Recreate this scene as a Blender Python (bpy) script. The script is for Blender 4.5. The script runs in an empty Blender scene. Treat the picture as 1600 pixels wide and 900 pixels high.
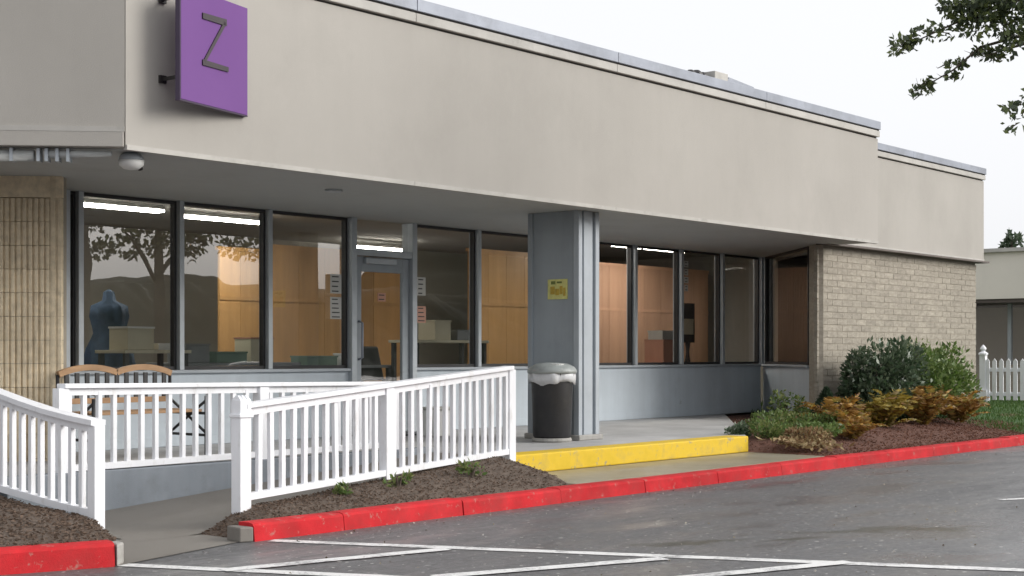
import bpy, math, random
import numpy as np
from mathutils import Vector, Matrix
random.seed(7); RNG = np.random.default_rng(11)
scn = bpy.context.scene
COL = scn.collection
R = math.radians

# ------------------------------------------------------------------ camera
# The shop front runs along +X and faces -Y; the lot is z = 0.
cam = bpy.data.cameras.new("camera"); camo = bpy.data.objects.new("camera", cam); COL.objects.link(camo)
camo.location = (0, 0, 1.25)
camo.rotation_euler = (R(90), 0, R(-50))
cam.sensor_width = 36.0; cam.lens = 36.0 * 2307 / 1600
cam.shift_y = 102 / 1600
cam.clip_start = 0.1; cam.clip_end = 2000
scn.camera = camo
# ------------------------------------------------------------------ sky, sun, exposure
SUN_AZ_DIR = Vector((0.55, -0.835, 0)).normalized(); SUN_EL = R(24)
w = bpy.data.worlds.new("World"); scn.world = w; w.use_nodes = True
nt = w.node_tree; nt.nodes.clear()
sky = nt.nodes.new("ShaderNodeTexSky"); sky.sky_type = 'NISHITA'; sky.sun_disc = False
sky.sun_elevation = SUN_EL; sky.sun_rotation = math.atan2(SUN_AZ_DIR.x, SUN_AZ_DIR.y)
sky.air_density = 1.0; sky.dust_density = 6.0; sky.ozone_density = 1.0
hs = nt.nodes.new("ShaderNodeHueSaturation"); hs.inputs['Saturation'].default_value = 0.22
mixw = nt.nodes.new("ShaderNodeMix"); mixw.data_type = 'RGBA'; mixw.inputs[0].default_value = 0.62
mixw.inputs[7].default_value = (10.2, 10.3, 10.6, 1)          # even cloud deck
bg = nt.nodes.new("ShaderNodeBackground"); bg.inputs[1].default_value = 0.082
out = nt.nodes.new("ShaderNodeOutputWorld")
nt.links.new(sky.outputs[0], hs.inputs['Color']); nt.links.new(hs.outputs[0], mixw.inputs[6])
nt.links.new(mixw.outputs[2], bg.inputs[0]); nt.links.new(bg.outputs[0], out.inputs[0])
sl = bpy.data.lights.new("sun", 'SUN'); sl.energy = 1.5; sl.angle = R(28); sl.color = (1, .965, .91)
so = bpy.data.objects.new("sun", sl); COL.objects.link(so)
sd = Vector((SUN_AZ_DIR.x*math.cos(SUN_EL), SUN_AZ_DIR.y*math.cos(SUN_EL), math.sin(SUN_EL)))
so.rotation_euler = sd.to_track_quat('Z', 'Y').to_euler(); so.location = (0, -10, 30)
vs = scn.view_settings
vs.view_transform = 'Standard'; vs.look = 'None'; vs.gamma = 1.0; vs.use_curve_mapping = False
vs.exposure = 0.72
scn.cycles.max_bounces = 8; scn.cycles.transparent_max_bounces = 12
scn.cycles.caustics_reflective = False; scn.cycles.caustics_refractive = False
scn.cycles.sample_clamp_indirect = 6.0

# ------------------------------------------------------------------ materials
def nodes(name):
    m = bpy.data.materials.new(name); m.use_nodes = True
    return m, m.node_tree, m.node_tree.nodes["Principled BSDF"]
def pos(t, scale=(1, 1, 1)):
    g = t.nodes.new("ShaderNodeNewGeometry"); mp = t.nodes.new("ShaderNodeMapping")
    mp.inputs['Scale'].default_value = scale
    t.links.new(g.outputs['Position'], mp.inputs[0]); return mp.outputs[0]
def noise(t, vec, scale, detail=6, rough=.6):
    n = t.nodes.new("ShaderNodeTexNoise"); n.inputs['Scale'].default_value = scale
    n.inputs['Detail'].default_value = detail; n.inputs['Roughness'].default_value = rough
    t.links.new(vec, n.inputs['Vector']); return n.outputs['Fac']
def ramp(t, fac, stops):
    r = t.nodes.new("ShaderNodeValToRGB"); e = r.color_ramp.elements
    while len(e) < len(stops): e.new(0.5)
    for k, (p, c) in enumerate(stops):
        e[k].position = p; e[k].color = (c, c, c, 1) if isinstance(c, (int, float)) else (*c, 1)
    t.links.new(fac, r.inputs[0]); return r.outputs[0]
def mix(t, fac, a, b, mode='MIX'):
    n = t.nodes.new("ShaderNodeMix"); n.data_type = 'RGBA'; n.blend_type = mode
    for s, v in ((n.inputs[0], fac), (n.inputs[6], a), (n.inputs[7], b)):
        if isinstance(v, (int, float)): s.default_value = v
        elif isinstance(v, tuple): s.default_value = (*v, 1)
        else: t.links.new(v, s)
    return n.outputs[2]
def bump(t, bsdf, h, strength, dist=.01):
    b = t.nodes.new("ShaderNodeBump"); b.inputs['Strength'].default_value = strength; b.inputs['Distance'].default_value = dist
    t.links.new(h, b.inputs['Height']); t.links.new(b.outputs[0], bsdf.inputs['Normal'])
def mat(name, col, rough=.6, var=.18, vscale=3.0, grain=.0, gscale=80, stretch=(1, 1, 1), metal=0, dirt=None, dscale=1.2, dlo=.5, dhi=.75, spec=.5, perobj=0, chip=None, streak=0):
    """plain procedural surface: base colour with blotches, optional dirt patches and fine relief"""
    m, t, b = nodes(name); v = pos(t, stretch)
    n1 = noise(t, v, vscale, 7, .62)
    lo = tuple(max(0, c*(1-var)) for c in col); hi = tuple(c*(1+var) for c in col)
    c = ramp(t, n1, [(.3, lo), (.7, hi)])
    if dirt:
        n2 = noise(t, pos(t, stretch), dscale, 9, .7)
        c = mix(t, ramp(t, n2, [(dlo, 0.0), (dhi, 1.0)]), c, dirt)
    if streak:      # run-off streaks: narrow across, long down
        n3 = noise(t, pos(t, (3.2, 3.2, .22)), 1.6, 6, .6)
        c = mix(t, 1.0, c, ramp(t, n3, [(.3, 1-streak), (.6, 1.0), (.8, 1+streak*.3)]), 'MULTIPLY')
    if chip:
        n4 = noise(t, v, chip[1], 5, .7)
        c = mix(t, ramp(t, n4, [(chip[2], 0.0), (chip[3], 1.0)]), c, chip[0])
    if perobj:
        oi = t.nodes.new("ShaderNodeObjectInfo")
        c = mix(t, 1.0, c, ramp(t, oi.outputs['Random'], [(0, 1-perobj), (1, 1+perobj)]), 'MULTIPLY')
    t.links.new(c, b.inputs['Base Color'])
    t.links.new(ramp(t, n1, [(.25, min(1, rough*1.12)), (.75, rough*.88)]), b.inputs['Roughness'])
    b.inputs['Metallic'].default_value = metal; b.inputs['Specular IOR Level'].default_value = spec
    if grain: bump(t, b, noise(t, pos(t, stretch), gscale, 4, .7), grain)
    return m
M = {}
M['stucco'] = mat('stucco', (.405, .384, .352), .88, .045, .55, .35, 220, (1, 1, .8), streak=.025, dirt=(.345, .326, .297), dscale=.9, dlo=.47, dhi=.9)
M['stucco_far'] = mat('stucco_far', (.74, .70, .62), .88, .05, .8, .3, 160)
M['trim_pale'] = mat('trim_pale', (.43, .415, .385), .7, .12, 2.5, dirt=(.28, .265, .24), dscale=3, dlo=.55, dhi=.8)
M['metal_flash'] = mat('metal_flash', (.25, .27, .315), .5, .18, 1.5, metal=.3, dirt=(.16, .17, .19), dscale=2.2, dlo=.5, dhi=.8)
M['gap_shade'] = mat('gap_shade', (.06, .055, .05), .8)  # recess shadow between the trims put into the colour of these strips
M['brown_flash'] = mat('brown_flash', (.10, .08, .07), .55, .2)
M['soffit'] = mat('soffit', (.44, .455, .45), .8, .06, .9, .12, 150, dirt=(.33, .335, .32), dscale=.9, dlo=.5, dhi=.85)
M['grey_paint'] = mat('grey_paint', (.315, .35, .38), .62, .06, 1.2, .2, 120, streak=.10, chip=((.24, .25, .26), 7, .66, .72), dirt=(.26, .285, .31), dscale=1.6, dlo=.52, dhi=.85)
M['knee_paint_lit'] = mat('knee_paint_lit', (.48, .535, .585), .6, .06, 1.2, .2, 120, streak=.10, chip=((.32, .34, .36), 7, .67, .72), dirt=(.40, .445, .485), dscale=1.6, dlo=.52, dhi=.85)  # paler than grey_paint, making up in colour for weak light under the canopy
M['kerb_wall_paint'] = mat('kerb_wall_paint', (.21, .235, .265), .7, .08, 2, .2, 120, streak=.12, dirt=(.15, .16, .17), dscale=2.2, dlo=.5, dhi=.8)
M['grey_trim'] = mat('grey_trim', (.36, .395, .43), .55, .08, 3, dirt=(.24, .26, .28), dscale=5, dlo=.6, dhi=.85)
M['mullion'] = mat('mullion', (.40, .435, .465), .42, .1, 4, metal=.15)
M['black_gasket'] = mat('black_gasket', (.02, .02, .022), .6)
M['mortar'] = mat('mortar', (.33, .295, .24), .92, .12, 6, .4, 160)
M['brick'] = mat('brick', (.345, .312, .258), .88, .2, 9, .6, 110, (1, 1, 2.5), dirt=(.295, .268, .222), dscale=.9, dlo=.5, dhi=.85, perobj=.10)
M['block'] = mat('block', (.72, .61, .44), .92, .18, 14, .8, 90, dirt=(.50, .40, .27), dscale=2.6, dlo=.52, dhi=.8, perobj=.07)
M['concrete'] = mat('concrete', (.45, .45, .45), .65, .14, 1.6, .3, 130, dirt=(.30, .30, .305), dscale=1.1, dlo=.46, dhi=.78)
M['ramp'] = mat('ramp', (.195, .18, .16), .6, .16, 1.3, .35, 140, dirt=(.13, .115, .098), dscale=1.3, dlo=.45, dhi=.75)
M['slab'] = mat('slab', (.30, .275, .215), .38, .16, 2, .3, 120, dirt=(.24, .20, .11), dscale=1.8, dlo=.45, dhi=.8)
M['concrete_bare'] = mat('concrete_bare', (.34, .33, .31), .85, .12, 5, .4, 90, dirt=(.18, .17, .15), dscale=5)
M['red_paint'] = mat('red_paint', (.52, .022, .028), .8, .2, 3.5, .3, 90, dirt=(.34, .035, .035), dscale=3.2, dlo=.44, dhi=.72, spec=.2, chip=((.40, .15, .13), 11, .60, .68))
M['yellow_paint'] = mat('yellow_paint', (.70, .475, .02), .7, .1, 4, .3, 90, dirt=(.42, .30, .07), dscale=4, dlo=.5, dhi=.75, chip=((.34, .29, .17), 11, .60, .68))
M['white_wood'] = mat('white_wood', (.82, .83, .86), .45, .05, 5, .12, 60, (1, 1, .3), dirt=(.50, .48, .45), dscale=8, dlo=.55, dhi=.85)
M['soil'] = mat('soil', (.12, .09, .07), .95, .35, 14, 1.0, 60)
M['soil_red'] = mat('soil_red', (.13, .06, .042), .95, .35, 12, 1.0, 60)
M['turf'] = mat('turf', (.045, .10, .025), .95, .3, 8, .6, 60)
M['wood_orange'] = mat('wood_orange', (.60, .34, .13), .45, .16, 2.2, .1, 40, (2.5, 2.5, .25), perobj=.08)
M['wood_brown'] = mat('wood_brown', (.52, .31, .20), .6, .12, 2.2, .1, 40, (2.5, 2.5, .25), perobj=.12)
M['bench_wood'] = mat('bench_wood', (.34, .20, .10), .55, .2, 5, .2, 60, (.6, 3, 3), perobj=.1)
M['dark_screen'] = mat('dark_screen', (.035, .032, .032), .9, .2, 6)
M['iron'] = mat('iron', (.022, .022, .024), .5, .2, 8)
M['bin_black'] = mat('bin_black', (.02, .02, .022), .5, .15, 6, .1, 60, dirt=(.035, .033, .03), dscale=5)
M['bin_lid'] = mat('bin_lid', (.30, .325, .32), .45, .1, 5, dirt=(.17, .18, .17), dscale=6)
M['bag'] = mat('bag', (.55, .56, .58), .4, .12, 12, .4, 30)
M['purple'] = mat('purple', (.165, .075, .245), .7, .025, 1.0, .05, 200, spec=.15)
M['sign_edge'] = mat('sign_edge', (.035, .018, .05), .5)
M['black'] = mat('black', (.018, .015, .015), .5)
M['letter'] = mat('letter', (.03, .02, .025), .35, .3, 5)
M['int_wall'] = mat('int_wall', (.33, .31, .265), .85, .06, .8)
M['int_ceil'] = mat('int_ceil', (.42, .41, .38), .9, .05, 2)
M['int_floor'] = mat('int_floor', (.14, .125, .11), .5, .1, 3)
M['roofing'] = mat('roofing', (.12, .12, .125), .9)
M['white'] = mat('white', (.72, .72, .70), .5, .04)
M['cream'] = mat('cream', (.56, .51, .38), .6, .06)
M['green_box'] = mat('green_box', (.16, .24, .19), .6, .1)
M['grey_box'] = mat('grey_box', (.22, .23, .24), .6, .1)
M['blue_cloth'] = mat('blue_cloth', (.03, .06, .11), .9, .35, 5, .5, 20)
M['red_plastic'] = mat('red_plastic', (.38, .06, .05), .45)
M['pink_box'] = mat('pink_box', (.46, .24, .17), .6, .1)
M['paper'] = mat('paper', (.50, .50, .47), .7, .03)
M['paper_yellow'] = mat('paper_yellow', (.62, .60, .22), .7, .15, 20)
M['ink_green'] = mat('ink_green', (.16, .19, .05), .7, .2)
M['ink_gold'] = mat('ink_gold', (.47, .33, .05), .7, .3, 18)
M['paint_line'] = None
M['bark'] = mat('bark', (.10, .08, .062), .95, .3, 10, 1.0, 40, (1, 1, .3))
M['stain'] = mat('stain', (.032, .033, .022), .35, .4, 9, .5, 50)
M['hill'] = mat('hill', (.018, .028, .013), .95, .5, 1.5, 1.0, 4)

def leafmat(name, cols, rough=.5):
    m, t, b = nodes(name)
    g = t.nodes.new("ShaderNodeNewGeometry")
    n = len(cols)
    c = ramp(t, g.outputs['Random Per Island'], [(k/(max(1, n-1)), c) for k, c in enumerate(cols)])
    t.links.new(c, b.inputs['Base Color']); b.inputs['Roughness'].default_value = rough
    b.inputs['Transmission Weight'].default_value = 0
    tr = t.nodes.new("ShaderNodeBsdfTranslucent"); t.links.new(c, tr.inputs[0])
    mx = t.nodes.new("ShaderNodeMixShader"); mx.inputs[0].default_value = .3
    o = t.nodes["Material Output"]
    t.links.new(b.outputs[0], mx.inputs[1]); t.links.new(tr.outputs[0], mx.inputs[2]); t.links.new(mx.outputs[0], o.inputs[0])
    return m
M['leaf_dark'] = leafmat('leaf_dark', [(.04, .075, .038), (.07, .115, .058), (.15, .19, .125), (.05, .085, .04)], .32)
M['leaf_bright'] = leafmat('leaf_bright', [(.06, .11, .025), (.11, .19, .04), (.22, .29, .10), (.085, .14, .03)], .42)
M['leaf_tree'] = leafmat('leaf_tree', [(.07, .09, .06), (.085, .12, .05), (.17, .21, .06), (.075, .10, .06)], .45)
M['leaf_cover'] = leafmat('leaf_cover', [(.06, .12, .025), (.11, .19, .04), (.24, .26, .09), (.06, .10, .03)], .7)
M['leaf_conifer'] = leafmat('leaf_conifer', [(.03, .06, .03), (.05, .085, .045), (.02, .045, .022)], .6)
M['leaf_fern'] = leafmat('leaf_fern', [(.34, .16, .035), (.44, .26, .05), (.16, .07, .022), (.34, .28, .06), (.46, .27, .11)], .6)
M['leaf_fern_gold'] = leafmat('leaf_fern_gold', [(.32, .23, .035), (.40, .30, .05), (.16, .15, .03), (.28, .14, .035)], .6)
M['leaf_dry'] = leafmat('leaf_dry', [(.34, .25, .12), (.42, .33, .18), (.22, .13, .06), (.18, .09, .045)], .7)
M['chips'] = leafmat('chips', [(.15, .105, .078), (.10, .072, .055), (.19, .13, .095), (.12, .088, .066)], .9)
M['chips_red'] = leafmat('chips_red', [(.17, .07, .045), (.10, .05, .035), (.21, .10, .06), (.12, .05, .035)], .9)
M['litter'] = leafmat('litter', [(.5, .48, .44), (.10, .07, .04), (.35, .30, .2), (.6, .58, .55), (.05, .045, .04)], .7)
M['grass'] = leafmat('grass', [(.04, .10, .018), (.065, .14, .025), (.10, .16, .04), (.05, .11, .02)], .6)

def m_asphalt():
    m, t, b = nodes('asphalt'); v = pos(t)
    agg = noise(t, v, 150, 3, .8); mid = noise(t, v, 6, 8, .7); big = noise(t, v, .45, 6, .6)
    c = ramp(t, agg, [(.32, (.055, .055, .058)), (.52, (.112, .112, .115)), (.70, (.19, .19, .19))])
    c = mix(t, ramp(t, mid, [(.35, .0), (.75, .45)]), c, (.068, .066, .068))
    c = mix(t, ramp(t, big, [(.45, .0), (.7, .5)]), c, (.135, .135, .138))
    sk = noise(t, v, 22, 6, .8); c = mix(t, 1.0, c, ramp(t, sk, [(.38, .70), (.5, 1.0), (.62, 1.36)]), 'MULTIPLY')
    sp = noise(t, v, 19, 1, .5)                                     # pale chips and litter
    c = mix(t, ramp(t, sp, [(.70, 0.0), (.72, .8)]), c, (.5, .49, .47))
    # mossy low seam running across the lot (a stain with its own ragged shape)
    def seam(x, y, ang, half, wd, wob):
        mp = t.nodes.new("ShaderNodeMapping"); mp.vector_type = 'TEXTURE'
        mp.inputs['Location'].default_value = (x, y, 0); mp.inputs['Rotation'].default_value = (0, 0, R(ang)); mp.inputs['Scale'].default_value = (half, wd, 1)
        t.links.new(v, mp.inputs[0])
        dn = t.nodes.new("ShaderNodeTexNoise"); dn.inputs['Scale'].default_value = 2.6; dn.inputs['Detail'].default_value = 7; dn.inputs['Roughness'].default_value = .7
        t.links.new(v, dn.inputs['Vector'])
        ad = t.nodes.new("ShaderNodeVectorMath"); ad.operation = 'MULTIPLY_ADD'; ad.inputs[1].default_value = (.5, wob, 0)
        sb = t.nodes.new("ShaderNodeVectorMath"); sb.operation = 'SUBTRACT'; sb.inputs[1].default_value = (.5, .5, .5)
        t.links.new(dn.outputs['Color'], sb.inputs[0]); t.links.new(sb.outputs[0], ad.inputs[0]); t.links.new(mp.outputs[0], ad.inputs[2])
        fl = t.nodes.new("ShaderNodeVectorMath"); fl.operation = 'MULTIPLY'; fl.inputs[1].default_value = (1, 1, 0); t.links.new(ad.outputs[0], fl.inputs[0])
        ln = t.nodes.new("ShaderNodeVectorMath"); ln.operation = 'LENGTH'; t.links.new(fl.outputs[0], ln.inputs[0])
        return ramp(t, ln.outputs['Value'], [(.35, .85), (.75, .35), (1.0, 0.0)])
    s1 = seam(9.75, 4.68, -36, 1.0, .17, 5.0); s2 = seam(8.25, 5.35, -22, .6, .14, 5.0); s3 = seam(8.85, 4.92, -20, .35, .07, 4.0)
    for s_ in (s1, s2, s3): c = mix(t, s_, c, (.034, .033, .020))
    t.links.new(c, b.inputs['Base Color'])
    # damp film: smoother in broad patches, streaked along the fall of the lot
    wet = noise(t, pos(t, (.55, 1.5, 1)), 1.05, 7, .62)
    r = ramp(t, wet, [(.40, .60), (.50, .44), (.60, .27)])
    pd1 = seam(12.2, 2.9, -32, 4.2, 1.5, 1.6); pd2 = seam(9.0, 3.4, -38, 1.6, .35, 3.0)
    pud = mix(t, 1.0, pd1, pd2, 'ADD')
    r = mix(t, pud, r, (.07, .07, .07))
    r2 = mix(t, ramp(t, agg, [(.3, 0.0), (.7, .35)]), r, (.5, .5, .5))
    t.links.new(r2, b.inputs['Roughness'])
    b.inputs['Specular IOR Level'].default_value = .5
    hsum = mix(t, .35, agg, mid)
    bp = t.nodes.new("ShaderNodeBump"); bp.inputs['Distance'].default_value = .006
    t.links.new(hsum, bp.inputs['Height']); t.links.new(ramp(t, wet, [(.42, .65), (.60, .12)]), bp.inputs['Strength'])
    t.links.new(bp.outputs[0], b.inputs['Normal'])
    return m
M['asphalt'] = m_asphalt()
def m_line():
    m, t, b = nodes('line_paint'); v = pos(t)
    n = noise(t, v, 26, 8, .8); n2 = noise(t, v, 3, 4, .6)
    worn = mix(t, .45, n, n2)
    c = ramp(t, worn, [(.36, (.10, .10, .10)), (.44, (.45, .45, .45)), (.52, (.74, .74, .73))])
    t.links.new(c, b.inputs['Base Color']); b.inputs['Roughness'].default_value = .5
    bump(t, b, noise(t, v, 150, 3, .8), .5, .005); return m
M['paint_line'] = m_line()
def m_glass(name, tint, ior):
    m, t, b = nodes(name); t.nodes.remove(b)
    tr = t.nodes.new("ShaderNodeBsdfTransparent"); tr.inputs[0].default_value = (*tint, 1)
    gl = t.nodes.new("ShaderNodeBsdfGlossy"); gl.inputs['Roughness'].default_value = 0.0
    fr = t.nodes.new("ShaderNodeFresnel"); fr.inputs[0].default_value = ior
    bp = t.nodes.new("ShaderNodeBump"); bp.inputs['Strength'].default_value = .12; bp.inputs['Distance'].default_value = .01
    t.links.new(noise(t, pos(t), 1.3, 2, .5), bp.inputs['Height']); t.links.new(bp.outputs[0], gl.inputs['Normal'])
    mx = t.nodes.new("ShaderNodeMixShader"); o = t.nodes["Material Output"]
    gm = t.nodes.new("ShaderNodeNewGeometry"); iv = t.nodes.new("ShaderNodeMath"); iv.operation = 'SUBTRACT'; iv.inputs[0].default_value = 1.0
    ml = t.nodes.new("ShaderNodeMath"); ml.operation = 'MULTIPLY'           # the far face of the sheet only lets light through
    t.links.new(gm.outputs['Backfacing'], iv.inputs[1]); t.links.new(fr.outputs[0], ml.inputs[0]); t.links.new(iv.outputs[0], ml.inputs[1])
    t.links.new(ml.outputs[0], mx.inputs[0]); t.links.new(tr.outputs[0], mx.inputs[1]); t.links.new(gl.outputs[0], mx.inputs[2])
    t.links.new(mx.outputs[0], o.inputs[0]); return m
M['glass'] = m_glass('glass', (.88, .885, .88), 2.35)
M['glass_dark'] = m_glass('glass_dark', (.90, .89, .88), 1.9)
def m_emit(name, col, s):
    m, t, b = nodes(name); b.inputs['Base Color'].default_value = (.8, .8, .8, 1)
    b.inputs['Emission Color'].default_value = (*col, 1); b.inputs['Emission Strength'].default_value = s; return m
M['tube_light'] = m_emit('tube_light', (1, .96, .88), 30.0)

# ------------------------------------------------------------------ mesh helpers
WORLD = {}
class MB:
    def __init__(s): s.v = []; s.f = []
    def add(s, vs, fs):
        o = len(s.v); s.v += [tuple(p) for p in vs]; s.f += [tuple(o+i for i in f) for f in fs]; return s
    def hexa(s, p):        # 4 bottom (ccw from above) + 4 top
        return s.add(p, [(3, 2, 1, 0), (4, 5, 6, 7), (0, 1, 5, 4), (1, 2, 6, 5), (2, 3, 7, 6), (3, 0, 4, 7)])
    def box(s, x0, x1, y0, y1, z0, z1):
        return s.hexa([(x0, y0, z0), (x1, y0, z0), (x1, y1, z0), (x0, y1, z0), (x0, y0, z1), (x1, y0, z1), (x1, y1, z1), (x0, y1, z1)])
    def prism(s, poly, z0, z1):
        n = len(poly)
        vs = [(x, y, z0) for x, y in poly] + [(x, y, z1) for x, y in poly]
        fs = [tuple(range(n-1, -1, -1)), tuple(range(n, 2*n))] + [(i, (i+1) % n, n+(i+1) % n, n+i) for i in range(n)]
        return s.add(vs, fs)
    def wallseg(s, a, b, t, z0, z1):
        """vertical slab from a to b (plan points), thickness t to the left of a->b"""
        a = Vector(a); b = Vector(b); d = (b-a).normalized(); n = Vector((-d.y, d.x))*t
        p = [a, b, b+n, a+n]
        return s.hexa([(q.x, q.y, z0) for q in p] + [(q.x, q.y, z1) for q in p])
    def beam(s, p, q, wd, ht, taper=1.0):
        p = Vector(p); q = Vector(q); d = (q-p).normalized()
        up = Vector((0, 0, 1)) if abs(d.z) < .95 else Vector((0, 1, 0))
        sx = d.cross(up).normalized(); u = sx.cross(d).normalized()
        a, b = sx*wd/2, u*ht/2
        P = [p-a-b, p+a-b, q+(a-b)*taper, q-(a+b)*taper, p-a+b, p+a+b, q+(a+b)*taper, q+(b-a)*taper]
        return s.hexa(P)
    def tube(s, pts, rad, n=8):
        pts = [Vector(p) for p in pts]; o = len(s.v)
        if isinstance(rad, (int, float)): rad = [rad]*len(pts)
        prev = None
        for i, p in enumerate(pts):
            d = (pts[min(i+1, len(pts)-1)] - pts[max(i-1, 0)]).normalized()
            if prev is None:
                prev = d.cross(Vector((0, 0, 1)) if abs(d.z) < .9 else Vector((1, 0, 0))).normalized()
            a = (prev - d*prev.dot(d)).normalized(); b = d.cross(a); prev = a
            for k in range(n):
                t = 2*math.pi*k/n; s.v.append(tuple(p + (a*math.cos(t)+b*math.sin(t))*rad[i]))
        for i in range(len(pts)-1):
            for k in range(n):
                k2 = (k+1) % n
                s.f.append((o+i*n+k, o+i*n+k2, o+(i+1)*n+k2, o+(i+1)*n+k))
        s.f.append(tuple(o+k for k in range(n-1, -1, -1))); e = o+(len(pts)-1)*n
        s.f.append(tuple(e+k for k in range(n))); return s
    def lathe(s, prof, c, n=28, wob=None):
        o = len(s.v)
        for (r, z) in prof:
            for k in range(n):
                t = 2*math.pi*k/n; rr, zz = r, z
                if wob: rr, zz = wob(r, z, t)
                s.v.append((c[0]+rr*math.cos(t), c[1]+rr*math.sin(t), c[2]+zz))
        for i in range(len(prof)-1):
            for k in range(n):
                k2 = (k+1) % n
                s.f.append((o+i*n+k, o+i*n+k2, o+(i+1)*n+k2, o+(i+1)*n+k))
        s.f.append(tuple(o+k for k in range(n-1, -1, -1))); e = o+(len(prof)-1)*n
        s.f.append(tuple(e+k for k in range(n))); return s
    def build(s, name, m, parent=None, origin=None, bevel=0, smooth=False, label=None, cat=None, group=None, kind=None):
        A = np.array(s.v, dtype=float)
        if origin is None:
            lo, hi = A.min(0), A.max(0); origin = ((lo[0]+hi[0])/2, (lo[1]+hi[1])/2, lo[2])
        me = bpy.data.meshes.new(name)
        me.from_pydata((A-np.array(origin)).tolist(), [], s.f); me.update()
        me.materials.append(M[m] if isinstance(m, str) else m)
        if smooth: me.polygons.foreach_set('use_smooth', [True]*len(me.polygons))
        return link(name, me, origin, parent, bevel, label, cat, group, kind)
def link(name, me, origin, parent=None, bevel=0, label=None, cat=None, group=None, kind=None):
    o = bpy.data.objects.new(name, me); COL.objects.link(o)
    o.location = Vector(origin) - (Vector(WORLD[parent.name]) if parent else Vector((0, 0, 0)))
    if parent: o.parent = parent
    WORLD[o.name] = tuple(origin)
    if bevel:
        b = o.modifiers.new('edge', 'BEVEL'); b.width = bevel; b.segments = 2; b.limit_method = 'ANGLE'; b.angle_limit = R(40)
    if label: o['label'] = label
    if cat: o['category'] = cat
    if group: o['group'] = group
    if kind: o['kind'] = kind
    return o
def thing(name, loc, label, cat, group=None):
    return link(name, None, loc, None, 0, label, cat, group)
def again(src, origin, parent, name=None):
    o = link(name or src.name.split('.')[0], src.data, origin, parent)
    for md in src.modifiers:
        b = o.modifiers.new(md.name, md.type); b.width = md.width; b.segments = md.segments; b.limit_method = md.limit_method; b.angle_limit = md.angle_limit
    return o
def bx(*a): return MB().box(*a)
def leaf_mesh(name, centers, dirs, size, m, parent, aspect=.5, origin=None, kind=None, label=None, cat=None, sizes=None):
    """leaf-sized folded quads: centre points, growth directions, length"""
    C = np.asarray(centers, float); n = len(C)
    d = np.asarray(dirs, float); d /= np.linalg.norm(d, axis=1, keepdims=True)+1e-9
    rnd = RNG.normal(size=(n, 3)); sx = np.cross(d, rnd); sx /= np.linalg.norm(sx, axis=1, keepdims=True)+1e-9
    nn = np.cross(sx, d)
    L = (size*RNG.uniform(.6, 1.25, (n, 1))) if sizes is None else np.asarray(sizes).reshape(n, 1)
    W = L*aspect*.5
    base = C-d*L*.5; tip = C+d*L*.5
    s1 = C+sx*W+nn*W*.35; s2 = C-sx*W+nn*W*.35
    V = np.stack([base, s1, tip, s2], 1).reshape(-1, 3)
    if origin is None: origin = (float(C[:, 0].mean()), float(C[:, 1].mean()), float(C[:, 2].min()))
    V = V-np.array(origin)
    me = bpy.data.meshes.new(name)
    me.vertices.add(4*n); me.vertices.foreach_set('co', V.ravel())
    me.loops.add(4*n); me.loops.foreach_set('vertex_index', np.arange(4*n))
    me.polygons.add(n); me.polygons.foreach_set('loop_start', np.arange(n)*4); me.polygons.foreach_set('loop_total', np.full(n, 4))
    me.update(); me.validate(); me.materials.append(M[m])
    return link(name, me, origin, parent, kind=kind, label=label, cat=cat)
def ball_pts(c, r, n, shell=.55):
    d = RNG.normal(size=(n, 3)); d /= np.linalg.norm(d, axis=1, keepdims=True)
    rr = (shell+(1-shell)*RNG.random((n, 1))**.6)
    return np.array(c)+d*rr*np.array(r), d

# ------------------------------------------------------------------ setting: lot, ramp, beds
def grid(name, fx, nu, nv, m, kind='structure', **kw):
    b = MB(); vs = [fx(i/nu, j/nv) for j in range(nv+1) for i in range(nu+1)]
    fs = [(j*(nu+1)+i, j*(nu+1)+i+1, (j+1)*(nu+1)+i+1, (j+1)*(nu+1)+i) for j in range(nv) for i in range(nu)]
    b.add(vs, fs); return b.build(name, m, kind=kind, smooth=True, **kw)
lot = MB().add([(-300, -300, 0), (300, -300, 0), (300, 300, 0), (-300, 300, 0)], [(0, 1, 2, 3)]).build('parking_lot', 'asphalt', kind='structure', label='damp grey asphalt parking lot')
def strip(name, a, b, wd, z=.004, label=None):
    a = Vector(a); b = Vector(b); d = (b-a).normalized(); n = Vector((-d.y, d.x))*wd/2
    N = max(6, int((b-a).length/.12)); vs = []
    for i in range(N+1):
        c = a+(b-a)*i/N; j1 = n*(1+random.uniform(-.10, .10)); j2 = n*(1+random.uniform(-.10, .10))
        vs += [(c.x+j1.x, c.y+j1.y, z), (c.x-j2.x, c.y-j2.y, z)]
    return MB().add(vs, [(2*i, 2*i+1, 2*i+3, 2*i+2)[::-1] for i in range(N)]).build(name, 'paint_line', kind='structure', label=label)
strip('painted_line', (6.50, 7.55), (9.4, .9), .125, .004, 'long white stall line starting at the red kerb end')
strip('painted_line', (5.15, 7.45), (8.0, .9), .125, .004, 'long white stall line starting at the ramp mouth')
for a, b, z, lb in (((5.42, 6.72), (6.93, 6.36), .007, 'first white hatch stripe, nearest the ramp'), ((6.02, 5.62), (7.46, 5.05), .007, 'second white hatch stripe, in the middle'), ((6.66, 4.62), (8.05, 4.12), .007, 'third white hatch stripe, farthest right')):
    strip('hatch_stripe', a, b, .12, z, lb)
strip('painted_line', (12.3, 4.90), (14.2, 3.9), .10, .004, 'short white stall line at the right edge of the lot')
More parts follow.
